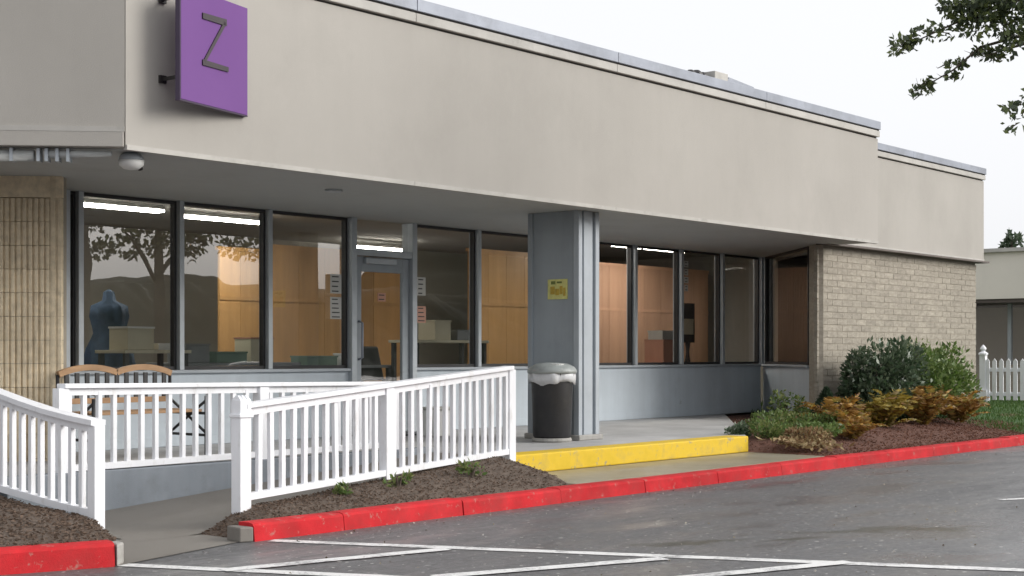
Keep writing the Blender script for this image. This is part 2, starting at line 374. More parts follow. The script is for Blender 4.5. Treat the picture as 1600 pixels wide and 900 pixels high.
# ramp rail line (front edge of the ramp)
RC0, RC1 = Vector((6.72, 8.12)), Vector((10.40, 8.76))
def yrail(x): return RC0.y+(x-RC0.x)*(RC1.y-RC0.y)/(RC1.x-RC0.x)
def zramp(x): return .006+max(0, min(1, (x-6.3)/4.1))*.292
grid('ramp', lambda u, v: (lambda x: (x, (yrail(max(x, 6.6))+.06)*(1-v)+9.755*v, zramp(x)))(5.9+u*4.52), 24, 4, 'ramp', label='concrete wheelchair ramp rising to the porch')
MB().add([(5.12, 7.33, .005), (6.36, 7.66, .005), (6.62, 8.06, .005), (6.75, 8.20, .006), (5.88, 8.35, .006), (5.55, 8.2, .005)], [(0, 1, 2, 3, 4, 5)]).build('ramp_apron', 'ramp', kind='structure', label='worn concrete apron at the foot of the ramp')
MB().prism([(5.90, 9.75), (10.40, 9.75), (10.405, 8.78), (14.66, 8.80), (19.9, 12.34), (12.9, 12.34), (8.02, 12.34), (7.4, 11.42), (5.9, 12.9)], 0, .30).build('porch_floor', 'concrete', kind='structure', label='grey concrete porch floor under the canopy')
bx(5.88, 10.42, 9.735, 9.86, 0, .345).build('porch_kerb_wall', 'kerb_wall_paint', kind='structure', bevel=.008, label='low grey painted kerb wall under the back railing')
MB().prism([(10.12, 7.775), (14.62, 7.775), (14.66, 8.772), (10.12, 8.772)], 0, .122).build('walkway', 'slab', kind='structure', label='tan concrete strip between yellow step and red kerb')
# yellow step edge: nosing sheets on the top and the riser
st = link('yellow_step', None, (12.5, 8.78, 0), kind='structure', label='yellow painted step edge of the porch')
MB().box(10.44, 14.65, 8.765, 9.04, .123, .306).build('step_edge', 'yellow_paint', st, bevel=.014)

def hn(x, y, s=1.0):
    return (math.sin(x*2.1+1.3*y)*.5+math.sin(y*3.3-x*1.7+.7)*.3+math.sin(x*6.1+y*4.7)*.2)*s
# bed in front of the ramp railing
def bedfront(u, v):
    x = 6.40+u*3.71; y0 = 7.77; y1 = yrail(max(x, 6.72))+.055; k = min(1, .02+(x-6.40)/.34)
    return (x, y0+(y1-y0)*v, k*(.108+(zramp(x)*.82-.0+.06-.05)*v*.9+.012*hn(x*2, v*4)+.03*math.sin(math.pi*v)))
grid('flower_bed', bedfront, 40, 12, 'soil', label='bare soil bed between ramp railing and red kerb')
def leftbed(u, v):
    x = 1.5+u*4.27
    yb = np.interp(x, [1.5, 4.5, 5.2, 5.25, 5.77], [8.78, 7.70, 7.47, 7.48, 8.5]); yt = 12.0
    y = yb+(yt-yb)*v
    return (x, y, .13+.10*min(1, (y-yb)/1.2)+.014*hn(x*2, y*2))
grid('flower_bed', leftbed, 40, 36, 'soil', label='dark mulch bed left of the ramp')
def rightbed(u, v):
    x = 14.64+u*9.4; y0 = 7.775; y1 = 12.36 if x < 21 else 10.25
    if x > 18.9: y1 = 10.22
    y = y0+(y1-y0)*v
    return (x, y, .112+.165*min(1, (y-y0)/1.3)*min(1, .02+(x-14.64)/.5)+.012*min(1, (x-14.64)/.3)*hn(x*1.5, y*2))
grid('flower_bed', rightbed, 70, 30, 'soil_red', label='red brown mulch bed in front of the brick wall')
def lawn(u, v):
    x = 20.6+u*10.6; y = 7.78+v*8.2
    return (x, y, .125+.17*min(1, (y-7.78)/1.6)+.012*hn(x, y)+(.02*min(1, (x-20.6)/1.5)))
grid('lawn', lawn, 40, 30, 'turf', label='green lawn at the far end of the shop')

MB().prism([(18.3, 10.2), (18.95, 10.24), (21.0, 12.32), (19.6, 12.32), (18.3, 11.5)], .0, .268).build('bed_corner', 'soil_red', kind='structure', label='soil corner below the slanted window')
# red kerbs, segment by segment
def kerb(name, pts, h, label, cap=True):
    root = link(name, None, (pts[0][0], pts[0][1], 0), kind='structure', label=label)
    for a, b in zip(pts[:-1], pts[1:]):
        a = Vector(a); b = Vector(b); d = (b-a).normalized(); n = Vector((-d.y, d.x)); g = d*.004
        a2 = a+g; b2 = b-g; q = .022
        prof = [(0, 0), (.012, h-q), (.012+q*.5, h-.006), (.035+q, h+.002), (.165, h), (.165, 0)]
        vs = []
        for e in (a2, b2):
            j = random.uniform(-.006, .006)
            for (o, z) in prof: vs.append((e.x+n.x*(o+j), e.y+n.y*(o+j), z+(j if z > .05 else 0)))
        k = len(prof)
        fs = [(i, (i+1) % k, k+(i+1) % k, k+i)[::-1] for i in range(k)]+[tuple(range(k)), tuple(range(2*k-1, k-1, -1))]
        MB().add(vs, [f[::-1] for f in fs]).build('kerb_stone', 'red_paint', root)
    return root
xs = [6.40, 7.22, 8.48, 9.70, 10.92, 12.14, 13.36, 14.58, 15.80, 17.02, 18.24, 19.46, 20.68, 21.9, 23.1, 24.3]
def ky(x): return 7.60 if x < 19 else 7.60-(x-19)*.02
kr = kerb('red_kerb', [(x, ky(x)) for x in xs], .122, 'long red painted kerb along the shop front')
MB().prism([(6.30, 7.63), (6.395, 7.60), (6.395, 7.765), (6.33, 7.80)], 0, .10).build('kerb_end', 'ramp', kr, bevel=.01)
kl = kerb('red_kerb', [(1.6, 8.60), (3.05, 8.10), (4.30, 7.625), (5.13, 7.33)], .135, 'short red painted kerb left of the ramp')
MB().prism([(5.135, 7.325), (5.235, 7.40), (5.25, 7.52), (5.19, 7.50)], 0, .13).build('kerb_end', 'concrete_bare', kl, bevel=.012)

# mulch chips, grass
def chips(name, f, n, m, size, label):
    P = []; D = []
    for _ in range(n):
        p = f(random.random(), random.random()); P.append((p[0], p[1], p[2]+.008))
        a = random.uniform(0, 6.28); D.append((math.cos(a), math.sin(a), random.uniform(-.4, .5)))
    return leaf_mesh(name, P, D, size, m, None, .5, kind='stuff', label=label, cat=None)
chips('bark_mulch', bedfront, 5200, 'chips', .024, 'bark chips on the bed in front of the ramp railing')
chips('bark_mulch', lambda u, v: leftbed(.45+.55*u, v*.75), 12000, 'chips', .03, 'dark bark chips on the left bed')
chips('bark_mulch', lambda u, v: rightbed(u*.8, v**1.5*.8), 12000, 'chips_red', .03, 'red brown bark chips on the bed by the brick wall')
G = []; GD = []
for _ in range(26000):
    p = lawn(random.random(), random.random()**1.3); G.append((p[0], p[1], p[2]+.025)); GD.append((random.gauss(0, .35), random.gauss(0, .35), 1))
leaf_mesh('grass', G, GD, .07, 'grass', None, .2, kind='stuff', label='short grass blades of the lawn')

# grit and leaf scraps blown over the lot
P = []; D = []
for _ in range(650):
    x = random.uniform(5.0, 19.0); y = random.uniform(1.5, 7.55)
    if random.random() < .35: y = 7.57-abs(random.gauss(0, .18)); x = random.uniform(6.4, 20)
    P.append((x, y, .006)); a_ = random.uniform(0, 6.28); D.append((math.cos(a_), math.sin(a_), random.uniform(-.05, .25)))
leaf_mesh('lot_litter', P, D, .018, 'litter', None, .7, kind='stuff', label='grit and leaf scraps scattered over the asphalt')

# wooded rise across the street (seen mirrored in the shop windows)
_hr = np.random.default_rng(5); _h1 = _hr.random(60); _h2 = _hr.random(240); _h3 = _hr.random(700)
def hill(u, v):
    x = -10+u*170; y = -34-v*30
    top = float(np.interp(x, [-10, 30, 58, 62, 84, 90, 150], [4.6, 4.0, 4.4, 3.9, 4.3, 12.5, 15]))
    top += 1.1*float(np.interp(u*59, range(60), _h1))+.55*float(np.interp(u*239, range(240), _h2))+.3*float(np.interp(u*699, range(700), _h3))
    return (x, y+.8*math.sin(x*.37), max(0, top*min(1, v*3.2)))
grid('wooded_hill', hill, 700, 10, 'hill', label='low wooded rise across the street')

# ------------------------------------------------------------------ the shop building
shop = thing('shop_building', (14, 14, 0), 'beige stucco shop with deep canopy, grey storefront windows and tan brick ends', 'building')
SOF = 2.81
# --- canopy fascia
def fascia(a, b, z0, ztop, thick, parent=shop, t2=(4.30, 4.385, 4.515), seg=3.05):
    """stucco band from plan point a to b with drip edge, pale trim and metal flashing; outward side is to the right of a->b"""
    a = Vector(a); b = Vector(b); d = (b-a).normalized(); n = Vector((d.y, -d.x))
    f = MB().wallseg(a, b, thick, z0, ztop).build('fascia', 'stucco', parent)
    def run(nm, m, off, z0_, z1_, dep, pa=f, bev=0):
        p = a+n*off; q = b+n*off; L = (q-p).length; k = max(1, round(L/seg))
        for i in range(k):
            s0 = p+d*(L*i/k+.002); s1 = p+d*(L*(i+1)/k-.002)
            MB().wallseg(s0, s1, dep, z0_, z1_).build(nm, m, pa, bevel=bev)
    run('drip_edge', 'trim_pale', .016, z0-.025, z0+.014, .05)
    run('shadow_gap', 'gap_shade', -.02, ztop, t2[0], .2)
    run('trim_board', 'trim_pale', .035, t2[0], t2[1], .3, bev=.006)
    run('trim_gap', 'gap_shade', .022, t2[1], t2[1]+.016, .28)
    run('flashing', 'metal_flash', .05, t2[1]+.016, t2[2], .32, bev=.006)
    return f
fm = fascia((6.70, 9.45), (19.30, 9.45), 2.82, 4.28, .25)
fc = fascia((3.50, 12.65), (6.695, 9.455), 2.955, 4.28, .25)
fl = fascia((18.9, 10.10), (24.65, 10.10), 2.845, 4.205, .22, t2=(4.222, 4.30, 4.42))
MB().wallseg((3.50, 12.63), (6.68, 9.45), .2, 2.815, 2.945).build('fascia_band', 'stucco', shop, bevel=.006)
MB().wallseg((3.50, 12.635), (6.684, 9.449), .02, 2.945, 2.955).build('fascia_band_bead', 'trim_pale', shop)
bx(19.0, 24.76, 10.04, 10.26, 2.80, 2.828).build('drip_flashing', 'brown_flash', shop)
# end cap of the main canopy
bx(19.10, 19.302, 9.703, 10.098, 2.82, 4.28).build('canopy_end', 'stucco', shop)
# --- soffit and roof
MB().prism([(3.6, 12.70), (6.76, 9.53), (19.28, 9.53), (19.28, 10.04), (18.9, 10.2), (21.15, 12.45), (7.9, 12.45), (7.4, 11.55), (5.6, 13.35)], SOF, SOF+.02).build('soffit', 'soffit', shop)
MB().prism([(3.7, 12.8), (6.85, 9.71), (19.1, 9.71), (19.1, 10.33), (24.5, 10.33), (24.5, 24), (3.7, 24)], 4.12, 4.24).build('roof', 'roofing', shop)
# --- knee walls under the windows
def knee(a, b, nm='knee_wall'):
    k = MB().wallseg(a, b, .16, .30, 1.045).build(nm, 'knee_paint_lit', shop)
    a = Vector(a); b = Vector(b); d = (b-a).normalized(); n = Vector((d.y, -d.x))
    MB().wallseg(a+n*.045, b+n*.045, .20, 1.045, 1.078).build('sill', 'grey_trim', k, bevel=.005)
    MB().wallseg(a+n*.012, b+n*.012, .05, .305, .40).build('skirting', 'knee_paint_lit', k)
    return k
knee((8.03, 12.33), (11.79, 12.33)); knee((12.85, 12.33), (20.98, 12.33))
# --- storefront windows
def window(a, b, z0, z1, m='glass', name='window', dep=.07):
    a = Vector(a); b = Vector(b); d = (b-a).normalized(); fr = .028
    f = MB(); f.wallseg(a, a+d*fr, dep, z0, z1); f.wallseg(b-d*fr, b, dep, z0, z1)
    f.wallseg(a+d*fr, b-d*fr, dep, z0, z0+.035); f.wallseg(a+d*fr, b-d*fr, dep, z1-.03, z1)
    wo = f.build(name, 'black_gasket', shop)
    n = Vector((-d.y, d.x))*.03
    MB().wallseg(a+d*fr+n, b-d*fr+n, .006, z0+.035, z1-.03).build('pane', m, wo)
    return wo
def mullion(x, y0=12.29, y1=12.45, wd=.058, z0=1.08, z1=SOF):
    bx(x-wd/2, x+wd/2, y0, y1, z0, z1).build('mullion', 'mullion', shop, bevel=.004)
XL = [8.05, 8.21, 9.40, 10.58, 11.80]; XR = [12.83, 14.02, 15.21, 16.40, 17.44, 18.64, 19.80, 20.98]
for X in (XL, XR):
    for x0, x1 in zip(X[:-1], X[1:]): window((x0+.03, 12.345), (x1-.03, 12.345), 1.08, SOF-.004, 'glass' if X is XL or x1 < 16 else 'glass_dark')
    for x in X:
        if x in (8.05, 11.80, 12.83): continue
        mullion(x)
mullion(8.06, z0=.30)
# slanted window at the far end of the recess
A45, B45 = Vector((21.02, 12.31)), Vector((18.98, 10.27))
dv = (B45-A45).normalized()
# normal must face the recess (towards -x,+y): outward to the right of b->a is (-,+)
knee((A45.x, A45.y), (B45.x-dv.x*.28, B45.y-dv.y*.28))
window(A45+dv*.12, B45-dv*.34, 1.08, SOF-.004, 'glass_dark')
c45 = A45+dv*.05
MB().wallseg(A45+dv*.0-Vector((-dv.y, dv.x))*-.0, A45+dv*.11, .14, 1.08, SOF).build('mullion', 'mullion', shop)
# --- door
dj = MB(); dj.box(11.775, 11.855, 12.27, 12.45, .30, SOF); dj.box(12.775, 12.855, 12.27, 12.45, .30, SOF); dj.box(11.855, 12.775, 12.28, 12.44, 2.38, 2.46)
door = dj.build('door', 'mullion', shop, bevel=.005)
dl = MB(); dl.box(11.862, 11.975, 12.325, 12.37, .32, 2.372); dl.box(12.655, 12.768, 12.325, 12.37, .32, 2.372)
dl.box(11.975, 12.655, 12.326, 12.369, 2.20, 2.372); dl.box(11.975, 12.655, 12.326, 12.369, .32, .56)
dl.build('door_leaf', 'grey_paint', door, bevel=.004)
bx(11.975, 12.655, 12.344, 12.35, .56, 2.20).build('pane', 'glass', door)
bx(11.857, 12.773, 12.352, 12.358, 2.462, SOF-.01).build('transom_pane', 'glass', door)
MB().tube([(11.93, 12.32, 1.18), (11.93, 12.26, 1.20), (11.93, 12.26, 1.60), (11.93, 12.32, 1.62)], .013, 8).build('door_handle', 'metal_flash', door, smooth=True)
bx(12.0, 12.5, 12.262, 12.322, 2.29, 2.36).build('door_closer', 'mullion', door, bevel=.01)
# --- pillar carrying the canopy
pl = bx(12.78, 13.10, 9.80, 10.47, .30, SOF).build('pillar', 'grey_paint', shop, bevel=.006)
bx(12.755, 12.82, 9.755, 9.83, .30, SOF-.002).build('corner_trim', 'grey_trim', pl, bevel=.006)
bx(12.86, 13.02, 9.765, 9.81, .30, SOF-.002).build('front_board', 'grey_trim', pl, bevel=.006)
bx(13.06, 13.13, 9.755, 9.83, .30, SOF-.002).build('corner_trim', 'grey_trim', pl, bevel=.006)
bx(12.755, 12.82, 10.41, 10.475, .30, SOF-.002).build('corner_trim', 'grey_paint', pl, bevel=.006)
bx(12.72, 13.16, 9.72, 10.50, .30, .36).build('pillar_base', 'concrete_bare', pl, bevel=.012)
# --- brick end wall, brick by brick
BX0, BX1, BY, BZ0, BZ1 = 18.93, 24.56, 10.20, .10, 2.80
bw = MB().prism([(18.955, 10.2085), (24.545, 10.2085), (24.545, 13.0), (24.30, 13.0), (24.30, 10.42), (19.16, 10.42)], BZ0, BZ1).build('brick_wall', 'mortar', shop)
bl, bh, jt = .293, .080, .012
proto = None; rest = MB(); spots = []
rows = int((BZ1-BZ0)/(bh+jt))
for r_ in range(rows):
    z = BZ0+.004+r_*(bh+jt); x = BX0+(0 if r_ % 2 else -(bl+jt)/2)
    while x < BX1-.02:
        x0 = max(x, BX0); x1 = min(x+bl+.006, BX1)
        if x1-x0 > .05: spots.append((x0, x1, z))
        x += bl+jt
cache = {}
order = sorted(spots, key=lambda s: (s[0]-(.0 if s[2] > 1.0 else -40)))   # the ones not hidden by shrubs first
big = set(order[:298])
for s in spots:
    x0, x1, z = s; key = round(x1-x0, 2); y = BY+random.uniform(-.003, .003)
    if s in big:
        if key not in cache:
            cache[key] = bx(x0, x1, y, BY+.05, z, z+bh).build('brick', 'brick', bw); o = cache[key]
        else: again(cache[key], ((x0+x1)/2, (y+BY+.05)/2, z), bw)
    else: rest.box(x0, x1, y, BY+.05, z, z+bh)
o = rest.build('brickwork', 'brick', bw); o['kind'] = 'stuff'
# slanted return of the brick wall beside the last window
ret = MB().wallseg((19.155, 10.455), (18.94, 10.24), .12, .30, 2.80).build('brick_return', 'brick', shop)
# --- fluted block wall at the left, block by block
FA = Vector((7.42, 11.40)); fd = Vector((-1, 1)).normalized(); fn = Vector((-1, -1)).normalized()
fw = MB().wallseg(FA+fd*3.0-fn*.06, FA-fn*.06, .12, .10, SOF).build('block_wall', 'mortar', shop)
MB().wallseg(FA+Vector((.0, -.0)), Vector((8.03, 12.36)), .10, .30, SOF).build('block_return', 'block', shop)
bb = MB().wallseg(FA+fd*3.0+fn*.012, FA+fn*.012, .07, 2.62, SOF-.002).build('block_cap_course', 'block', shop)
Lb, Hb = .40, .208
def fluted(Lw):
    b = MB(); k = int(round(Lw/.05)); prof = []
    for i in range(k):
        u = i*Lw/k; w_ = Lw/k
        prof += [(u+.001, 0), (u+.006, .022), (u+w_-.017, .022), (u+w_-.012, 0)]
    pts = [(0, -.05), (0, 0)]+[(u, d) for u, d in prof]+[(Lw, 0), (Lw, -.05)]
    poly = [(fd.x*u+fn.x*d, fd.y*u+fn.y*d) for u, d in pts]
    n = len(poly)
    vs = [(x, y, 0) for x, y in poly]+[(x, y, Hb-.004) for x, y in poly]
    fs = [(i, (i+1) % n, n+(i+1) % n, n+i)[::-1] for i in range(n)]+[tuple(range(n)), tuple(range(2*n-1, n-1, -1))]
    return b.add(vs, fs)
fb = {}
for r_ in range(12):
    z = .12+r_*Hb; u = 0 if r_ % 2 else -.2
    while u < 2.2:
        u0 = max(0, u); Lw = u+Lb-u0-.0015; p = FA+fd*u0+fn*0
        key = round(Lw, 2)
        if key not in fb: fb[key] = fluted(Lw).build('fluted_block', 'block', fw, origin=(0, 0, 0)); fb[key].location = Vector((p.x, p.y, z))-Vector(WORLD[fw.name])
        else: again(fb[key], (p.x, p.y, z), fw)
        u += Lb
# --- outer shell and interior
sh = MB()
sh.box(24.30, 24.55, 13.0, 24, 0, 4.12); sh.box(3.7, 24.55, 23.8, 24, 0, 4.12); sh.box(3.7, 3.9, 12.9, 23.8, 0, 4.12)
sh.build('rear_wall', 'stucco', shop)
bx(4.0, 24.29, 12.51, 23.7, .20, .298).build('interior_floor', 'int_floor', shop)
bx(4.0, 24.29, 12.46, 23.7, 3.12, 3.16).build('interior_ceiling', 'int_ceil', shop)
bx(4.0, 24.29, 18.6, 18.75, .3, 3.12).build('interior_wall', 'int_wall', shop)
bx(7.75, 7.9, 12.46, 18.6, .3, 3.12).build('interior_wall', 'int_wall', shop)
bx(7.9, 21.2, 12.46, 12.60, SOF+.022, 3.12).build('window_header', 'int_wall', shop)
MB().prism([(19.2, 10.28), (24.3, 10.28), (24.3, 12.5), (21.3, 12.5)], .2, .299).build('interior_floor', 'int_floor', shop)
MB().prism([(19.2, 10.28), (24.3, 10.28), (24.3, 12.45), (21.3, 12.45)], 3.1, 3.14).build('interior_ceiling', 'int_ceil', shop)

# ------------------------------------------------------------------ things on the building
# projecting purple sign
sg = thing('hanging_sign', (7.01, 9.18, 1.25+1.944), 'square purple sign with thin black letter Z on wall brackets', 'sign')
pd = Vector((math.cos(R(15.3)), math.sin(R(15.3)), 0)); pn = Vector((pd.y, -pd.x, 0)); P0 = Vector((7.01, 9.18, 3.194)); S_ = .875
def sp(u, h, d=0): return P0+pd*u+Vector((0, 0, h))+pn*d
def slab(u0, u1, h0, h1, d0, d1):
    return [sp(u0, h0, d1), sp(u1, h0, d1), sp(u1, h0, d0), sp(u0, h0, d0), sp(u0, h1, d1), sp(u1, h1, d1), sp(u1, h1, d0), sp(u0, h1, d0)]
MB().hexa(slab(0, S_, 0, S_, -.035, 0)).build('panel', 'purple', sg, bevel=.003)
MB().hexa(slab(-.006, S_+.004, -.012, -.001, -.045, -.002)).build('panel_edge', 'sign_edge', sg)
MB().hexa(slab(-.012, -.001, -.012, S_+.006, -.045, -.002)).build('panel_edge', 'sign_edge', sg)
def stroke(u0, h0, u1, h1, wa, wb):
    a = Vector((u0, h0)); b = Vector((u1, h1)); d = (b-a).normalized(); n = Vector((-d.y, d.x))
    q = [a-n*wa/2, b-n*wb/2, b+n*wb/2, a+n*wa/2]
    vs = [sp(p.x, p.y, .002) for p in q]+[sp(p.x, p.y, .011) for p in q]
    return vs
zz = MB()
for s_ in ((.262, .688, .575, .695, .046, .052), (.555, .69, .285, .335, .032, .026), (.262, .325, .60, .325, .044, .038)):
    zz.hexa(stroke(*s_))
zz.build('letter', 'letter', sg)
for h in (.18, .80):
    bk = MB().beam((7.03, 9.448, 3.194+h), (7.03, 9.215, 3.194+h), .02, .026); bk.box(7.0, 7.06, 9.425, 9.449, 3.194+h-.03, 3.194+h+.03)
    bk.build('bracket', 'black', sg)
# flood light at the canopy corner
fx = thing('flood_light', (6.86, 9.62, 2.66), 'small clear flood light under the canopy corner', 'light fixture')
MB().lathe([(.055, .12), (.085, .10), (.10, .06)], (6.90, 9.66, 2.69), 18).build('housing', 'mullion', fx, smooth=True)
MB().lathe([(.10, .06), (.095, .025), (.06, -.005), (.02, -.012)], (6.90, 9.66, 2.69), 18).build('lens', 'white', fx, smooth=True)
MB().tube([(7.0, 9.70, 2.74), (7.03, 9.72, 2.70)], .022, 8).build('sensor', 'black', fx)
# recessed downlight in the soffit
dn = thing('downlight', (9.69, 10.35, 2.79), 'small round downlight flush in the grey soffit', 'light fixture')
MB().lathe([(.085, 0), (.085, .018), (.06, .018), (.06, .004)], (9.69, 10.35, 2.79), 20).build('trim_ring', 'mullion', dn)
MB().lathe([(.058, .006), (.058, .012)], (9.69, 10.35, 2.79), 20).build('lens', 'black', dn)
# conduit and cable tray under the slanted fascia
cp = thing('conduit', (5.0, 11.2, 2.74), 'grey conduit pipe clamped under the slanted canopy edge', 'pipe')
def ch(s, off=.06): q = Vector((6.70, 9.45))+fd*s-fn*off; return q
a = ch(.70, .10); b = ch(3.6, .10)
MB().tube([(a.x, a.y, 2.755), (b.x, b.y, 2.755)], .045, 12).build('pipe', 'soffit', cp, smooth=True)
a = ch(.12, .09); b = ch(.62, .09)
MB().tube([(a.x, a.y, 2.775), (b.x, b.y, 2.765)], [.022, .036], 10).build('pipe', 'soffit', cp, smooth=True)
for s in (.44, .52, .60, .66, .86):
    q = ch(s, .10); MB().beam((q.x-fd.x*.012, q.y-fd.y*.012, 2.757), (q.x+fd.x*.012, q.y+fd.y*.012, 2.757), .11, .10).build('clamp', 'mullion', cp)
# rooftop vent box and lumps of debris on the parapet
rv = thing('roof_vent', (15.4, 9.68, 4.51), 'bent pale metal vent cover on the parapet edge', 'vent')
bx(15.10, 15.40, 9.50, 9.70, 4.516, 4.635).build('vent_box', 'trim_pale', rv, bevel=.008)
MB().hexa([(15.36, 9.50, 4.516), (16.02, 9.50, 4.516), (16.02, 9.72, 4.516), (15.36, 9.72, 4.516), (15.42, 9.50, 4.60), (16.0, 9.50, 4.56), (16.0, 9.70, 4.56), (15.42, 9.70, 4.60)]).build('bent_flap', 'metal_flash', rv)
dbm = MB()
for cx_, r_ in ((14.66, .045), (14.75, .06), (14.88, .07), (15.00, .065)):
    dbm.lathe([(r_*.6, 0), (r_*1.2, r_*.5), (r_*1.1, r_), (r_*.5, r_*1.5)], (cx_, 9.62, 4.515), 9)
dbm.build('roof_debris', 'black', None, label='dark clump of leaf litter on the parapet top', cat='debris')
# notice on the pillar
nb = thing('notice', (12.74, 10.06, 1.84), 'small square yellow notice on the grey pillar', 'notice')
bx(12.770, 12.776, 9.925, 10.20, 1.845, 2.065).build('sheet', 'paper_yellow', nb)
pm = MB()
for (y0, y1, z0, z1) in ((10.09, 10.15, 2.01, 2.045), (10.0, 10.07, 2.02, 2.04)): pm.box(12.766, 12.7695, y0, y1, z0, z1)
pm.build('print', 'ink_green', nb)
pm = MB()
for (y0, y1, z0, z1) in ((10.10, 10.16, 1.90, 1.985), (10.04, 10.09, 1.89, 1.96), (9.99, 10.03, 1.90, 1.99), (9.95, 9.98, 1.88, 1.97)): pm.box(12.766, 12.7695, y0, y1, z0, z1)
pm.build('print', 'ink_gold', nb)
# papers taped inside the glass by the door
def paper(x, z, wd, ht, lbl, m='paper', y=12.336):
    t = thing('paper_sheet', (x, y, z), lbl, 'paper', 'papers taped to the storefront glass')
    bx(x-wd/2, x+wd/2, y-.003, y, z, z+ht).build('sheet', m, t)
    q = MB(); k = max(2, int(ht/.05))
    for i in range(k): q.box(x-wd*.36, x+wd*random.uniform(.1, .36), y-.0045, y-.0032, z+ht*(i+.35)/k, z+ht*(i+.6)/k)
    q.build('print', 'black', t); return t
paper(11.58, 1.93, .17, .22, 'upper black and white paper taped left of the door')
paper(11.58, 1.64, .17, .25, 'lower black and white paper taped left of the door')
paper(12.99, 1.95, .15, .22, 'upper pale paper taped right of the door')
paper(12.99, 1.62, .16, .20, 'lower pale paper taped right of the door', 'pink_box')
paper(12.32, 1.86, .13, .10, 'small orange paper stuck on the door glass', 'pink_box', 12.341)
for i, (z, w_) in enumerate(((2.55, .11), (2.43, .10), (2.31, .11), (2.19, .09))):
    paper(18.80, z, w_, .095, ['top', 'second', 'third', 'lowest'][i]+' white card in the column of cards on the right window')

# ------------------------------------------------------------------ white railings
def railing(label, pts, posts, n_bal, capw=.115, group=None):
    """pts: (x, y, ztop, zbot) along the run; posts: (t, z0, z1, size)"""
    pts = [Vector(p) for p in pts]
    L = [0]
    for a, b in zip(pts[:-1], pts[1:]): L.append(L[-1]+(Vector(b.xyz[:2])-Vector(a.xyz[:2])).length if hasattr(b, 'xyz') else 0)
    def at(t):
        s = t*L[-1]
        for i in range(len(L)-1):
            if s <= L[i+1]+1e-9:
                k = (s-L[i])/(L[i+1]-L[i]); return pts[i].lerp(pts[i+1], k)
        return pts[-1]
    p0 = at(0)
    root = thing('railing', (p0.x, p0.y, p0.w), label, 'railing', 'white wooden railings of the ramp')
    K = 1 if len(pts) == 2 else 8
    for i in range(K):
        a, b = at(i/K), at((i+1)/K)
        MB().beam((a.x, a.y, a.z-.018), (b.x, b.y, b.z-.018), capw, .036).build('top_rail', 'white_wood', root, bevel=.006 if K == 1 else 0)
        MB().beam((a.x, a.y, a.z-.063), (b.x, b.y, b.z-.063), .042, .052).build('sub_rail', 'white_wood', root)
        MB().beam((a.x, a.y, a.w+.024), (b.x, b.y, b.w+.024), .06, .048).build('bottom_rail', 'white_wood', root)
    pro = {}
    tp = [p[0] for p in posts]
    for i in range(n_bal):
        t = (i+.5)/n_bal
        if any(abs(t-q)*L[-1] < .06 for q in tp): continue
        a = at(t); z0, z1 = a.w+.03, a.z-.06; h = round(z1-z0, 2)
        if h not in pro: pro[h] = bx(a.x-.019, a.x+.019, a.y-.019, a.y+.019, z1-h-.005, z1).build('baluster', 'white_wood', root, bevel=.004)
        else:
            o = again(pro[h], (a.x+random.uniform(-.003, .003), a.y+random.uniform(-.003, .003), z1-h-.005), root); o.rotation_euler = (random.gauss(0, .006), random.gauss(0, .006), random.gauss(0, .05))
    return root, at
rc, atc = railing('white railing on the kerb side of the ramp, sloping up to the yellow step',
    [(6.72, 8.12, .897, .213), (10.40, 8.76, 1.135, .325)], [(0, 0, 0, 0), (.475, 0, 0, 0), (1, 0, 0, 0)], 29)
rb, atb = railing('level white railing on the low grey wall behind the ramp',
    [(6.36, 9.79, 1.020, .352), (9.95, 9.79, .985, .372)], [(0, 0, 0, 0), (.545, 0, 0, 0), (1, 0, 0, 0)], 27)
ra, ata = railing('short white railing dropping towards the lot left of the ramp mouth',
    [(5.83, 8.53, .800, .142), (5.83, 9.0, .845, .175), (5.835, 9.5, .925, .225), (5.84, 10.0, 1.02, .27), (5.85, 10.9, 1.20, .38)], [(.012, 0, 0, 0), (1, 0, 0, 0)], 19)
def post(root, x, y, z0, z1, s=.09, cap=None):
    p = bx(x-s/2, x+s/2, y-s/2, y+s/2, z0, z1).build('post', 'white_wood', root, bevel=.005)
    if cap == 'point':
        q = s/2+.012; bx(x-q, x+q, y-q, y+q, z1-.125, z1-.10).build('post_collar', 'white_wood', p, bevel=.004)
        for k in range(3):
            xx = x-s/2+.004+k*s/3
            MB().hexa([(xx, y-s/2+.004, z1), (xx+s/3-.008, y-s/2+.004, z1), (xx+s/3-.008, y+s/2-.004, z1), (xx, y+s/2-.004, z1),
                       (xx+.006, y-.01, z1+.03), (xx+s/3-.014, y-.01, z1+.03), (xx+s/3-.014, y+.01, z1+.03), (xx+.006, y+.01, z1+.03)]).build('cap_ridge', 'white_wood', p)
    return p
post(rc, 6.72, 8.12, 0.0, .925, .10, 'point')
pm_ = atc(.475); post(rc, pm_.x, pm_.y, .10, pm_.z-.04)
post(rc, 10.40, 8.76, .122, 1.10)
post(rb, 6.36, 9.79, .30, .985); pm_ = atb(.545); post(rb, pm_.x, pm_.y, .30, pm_.z-.04, .10); post(rb, 9.95, 9.79, .30, .95)
pm_ = ata(.012); post(ra, 5.83, 8.555, .05, pm_.z-.04, .085); post(ra, 5.85, 10.9, .2, 1.17)

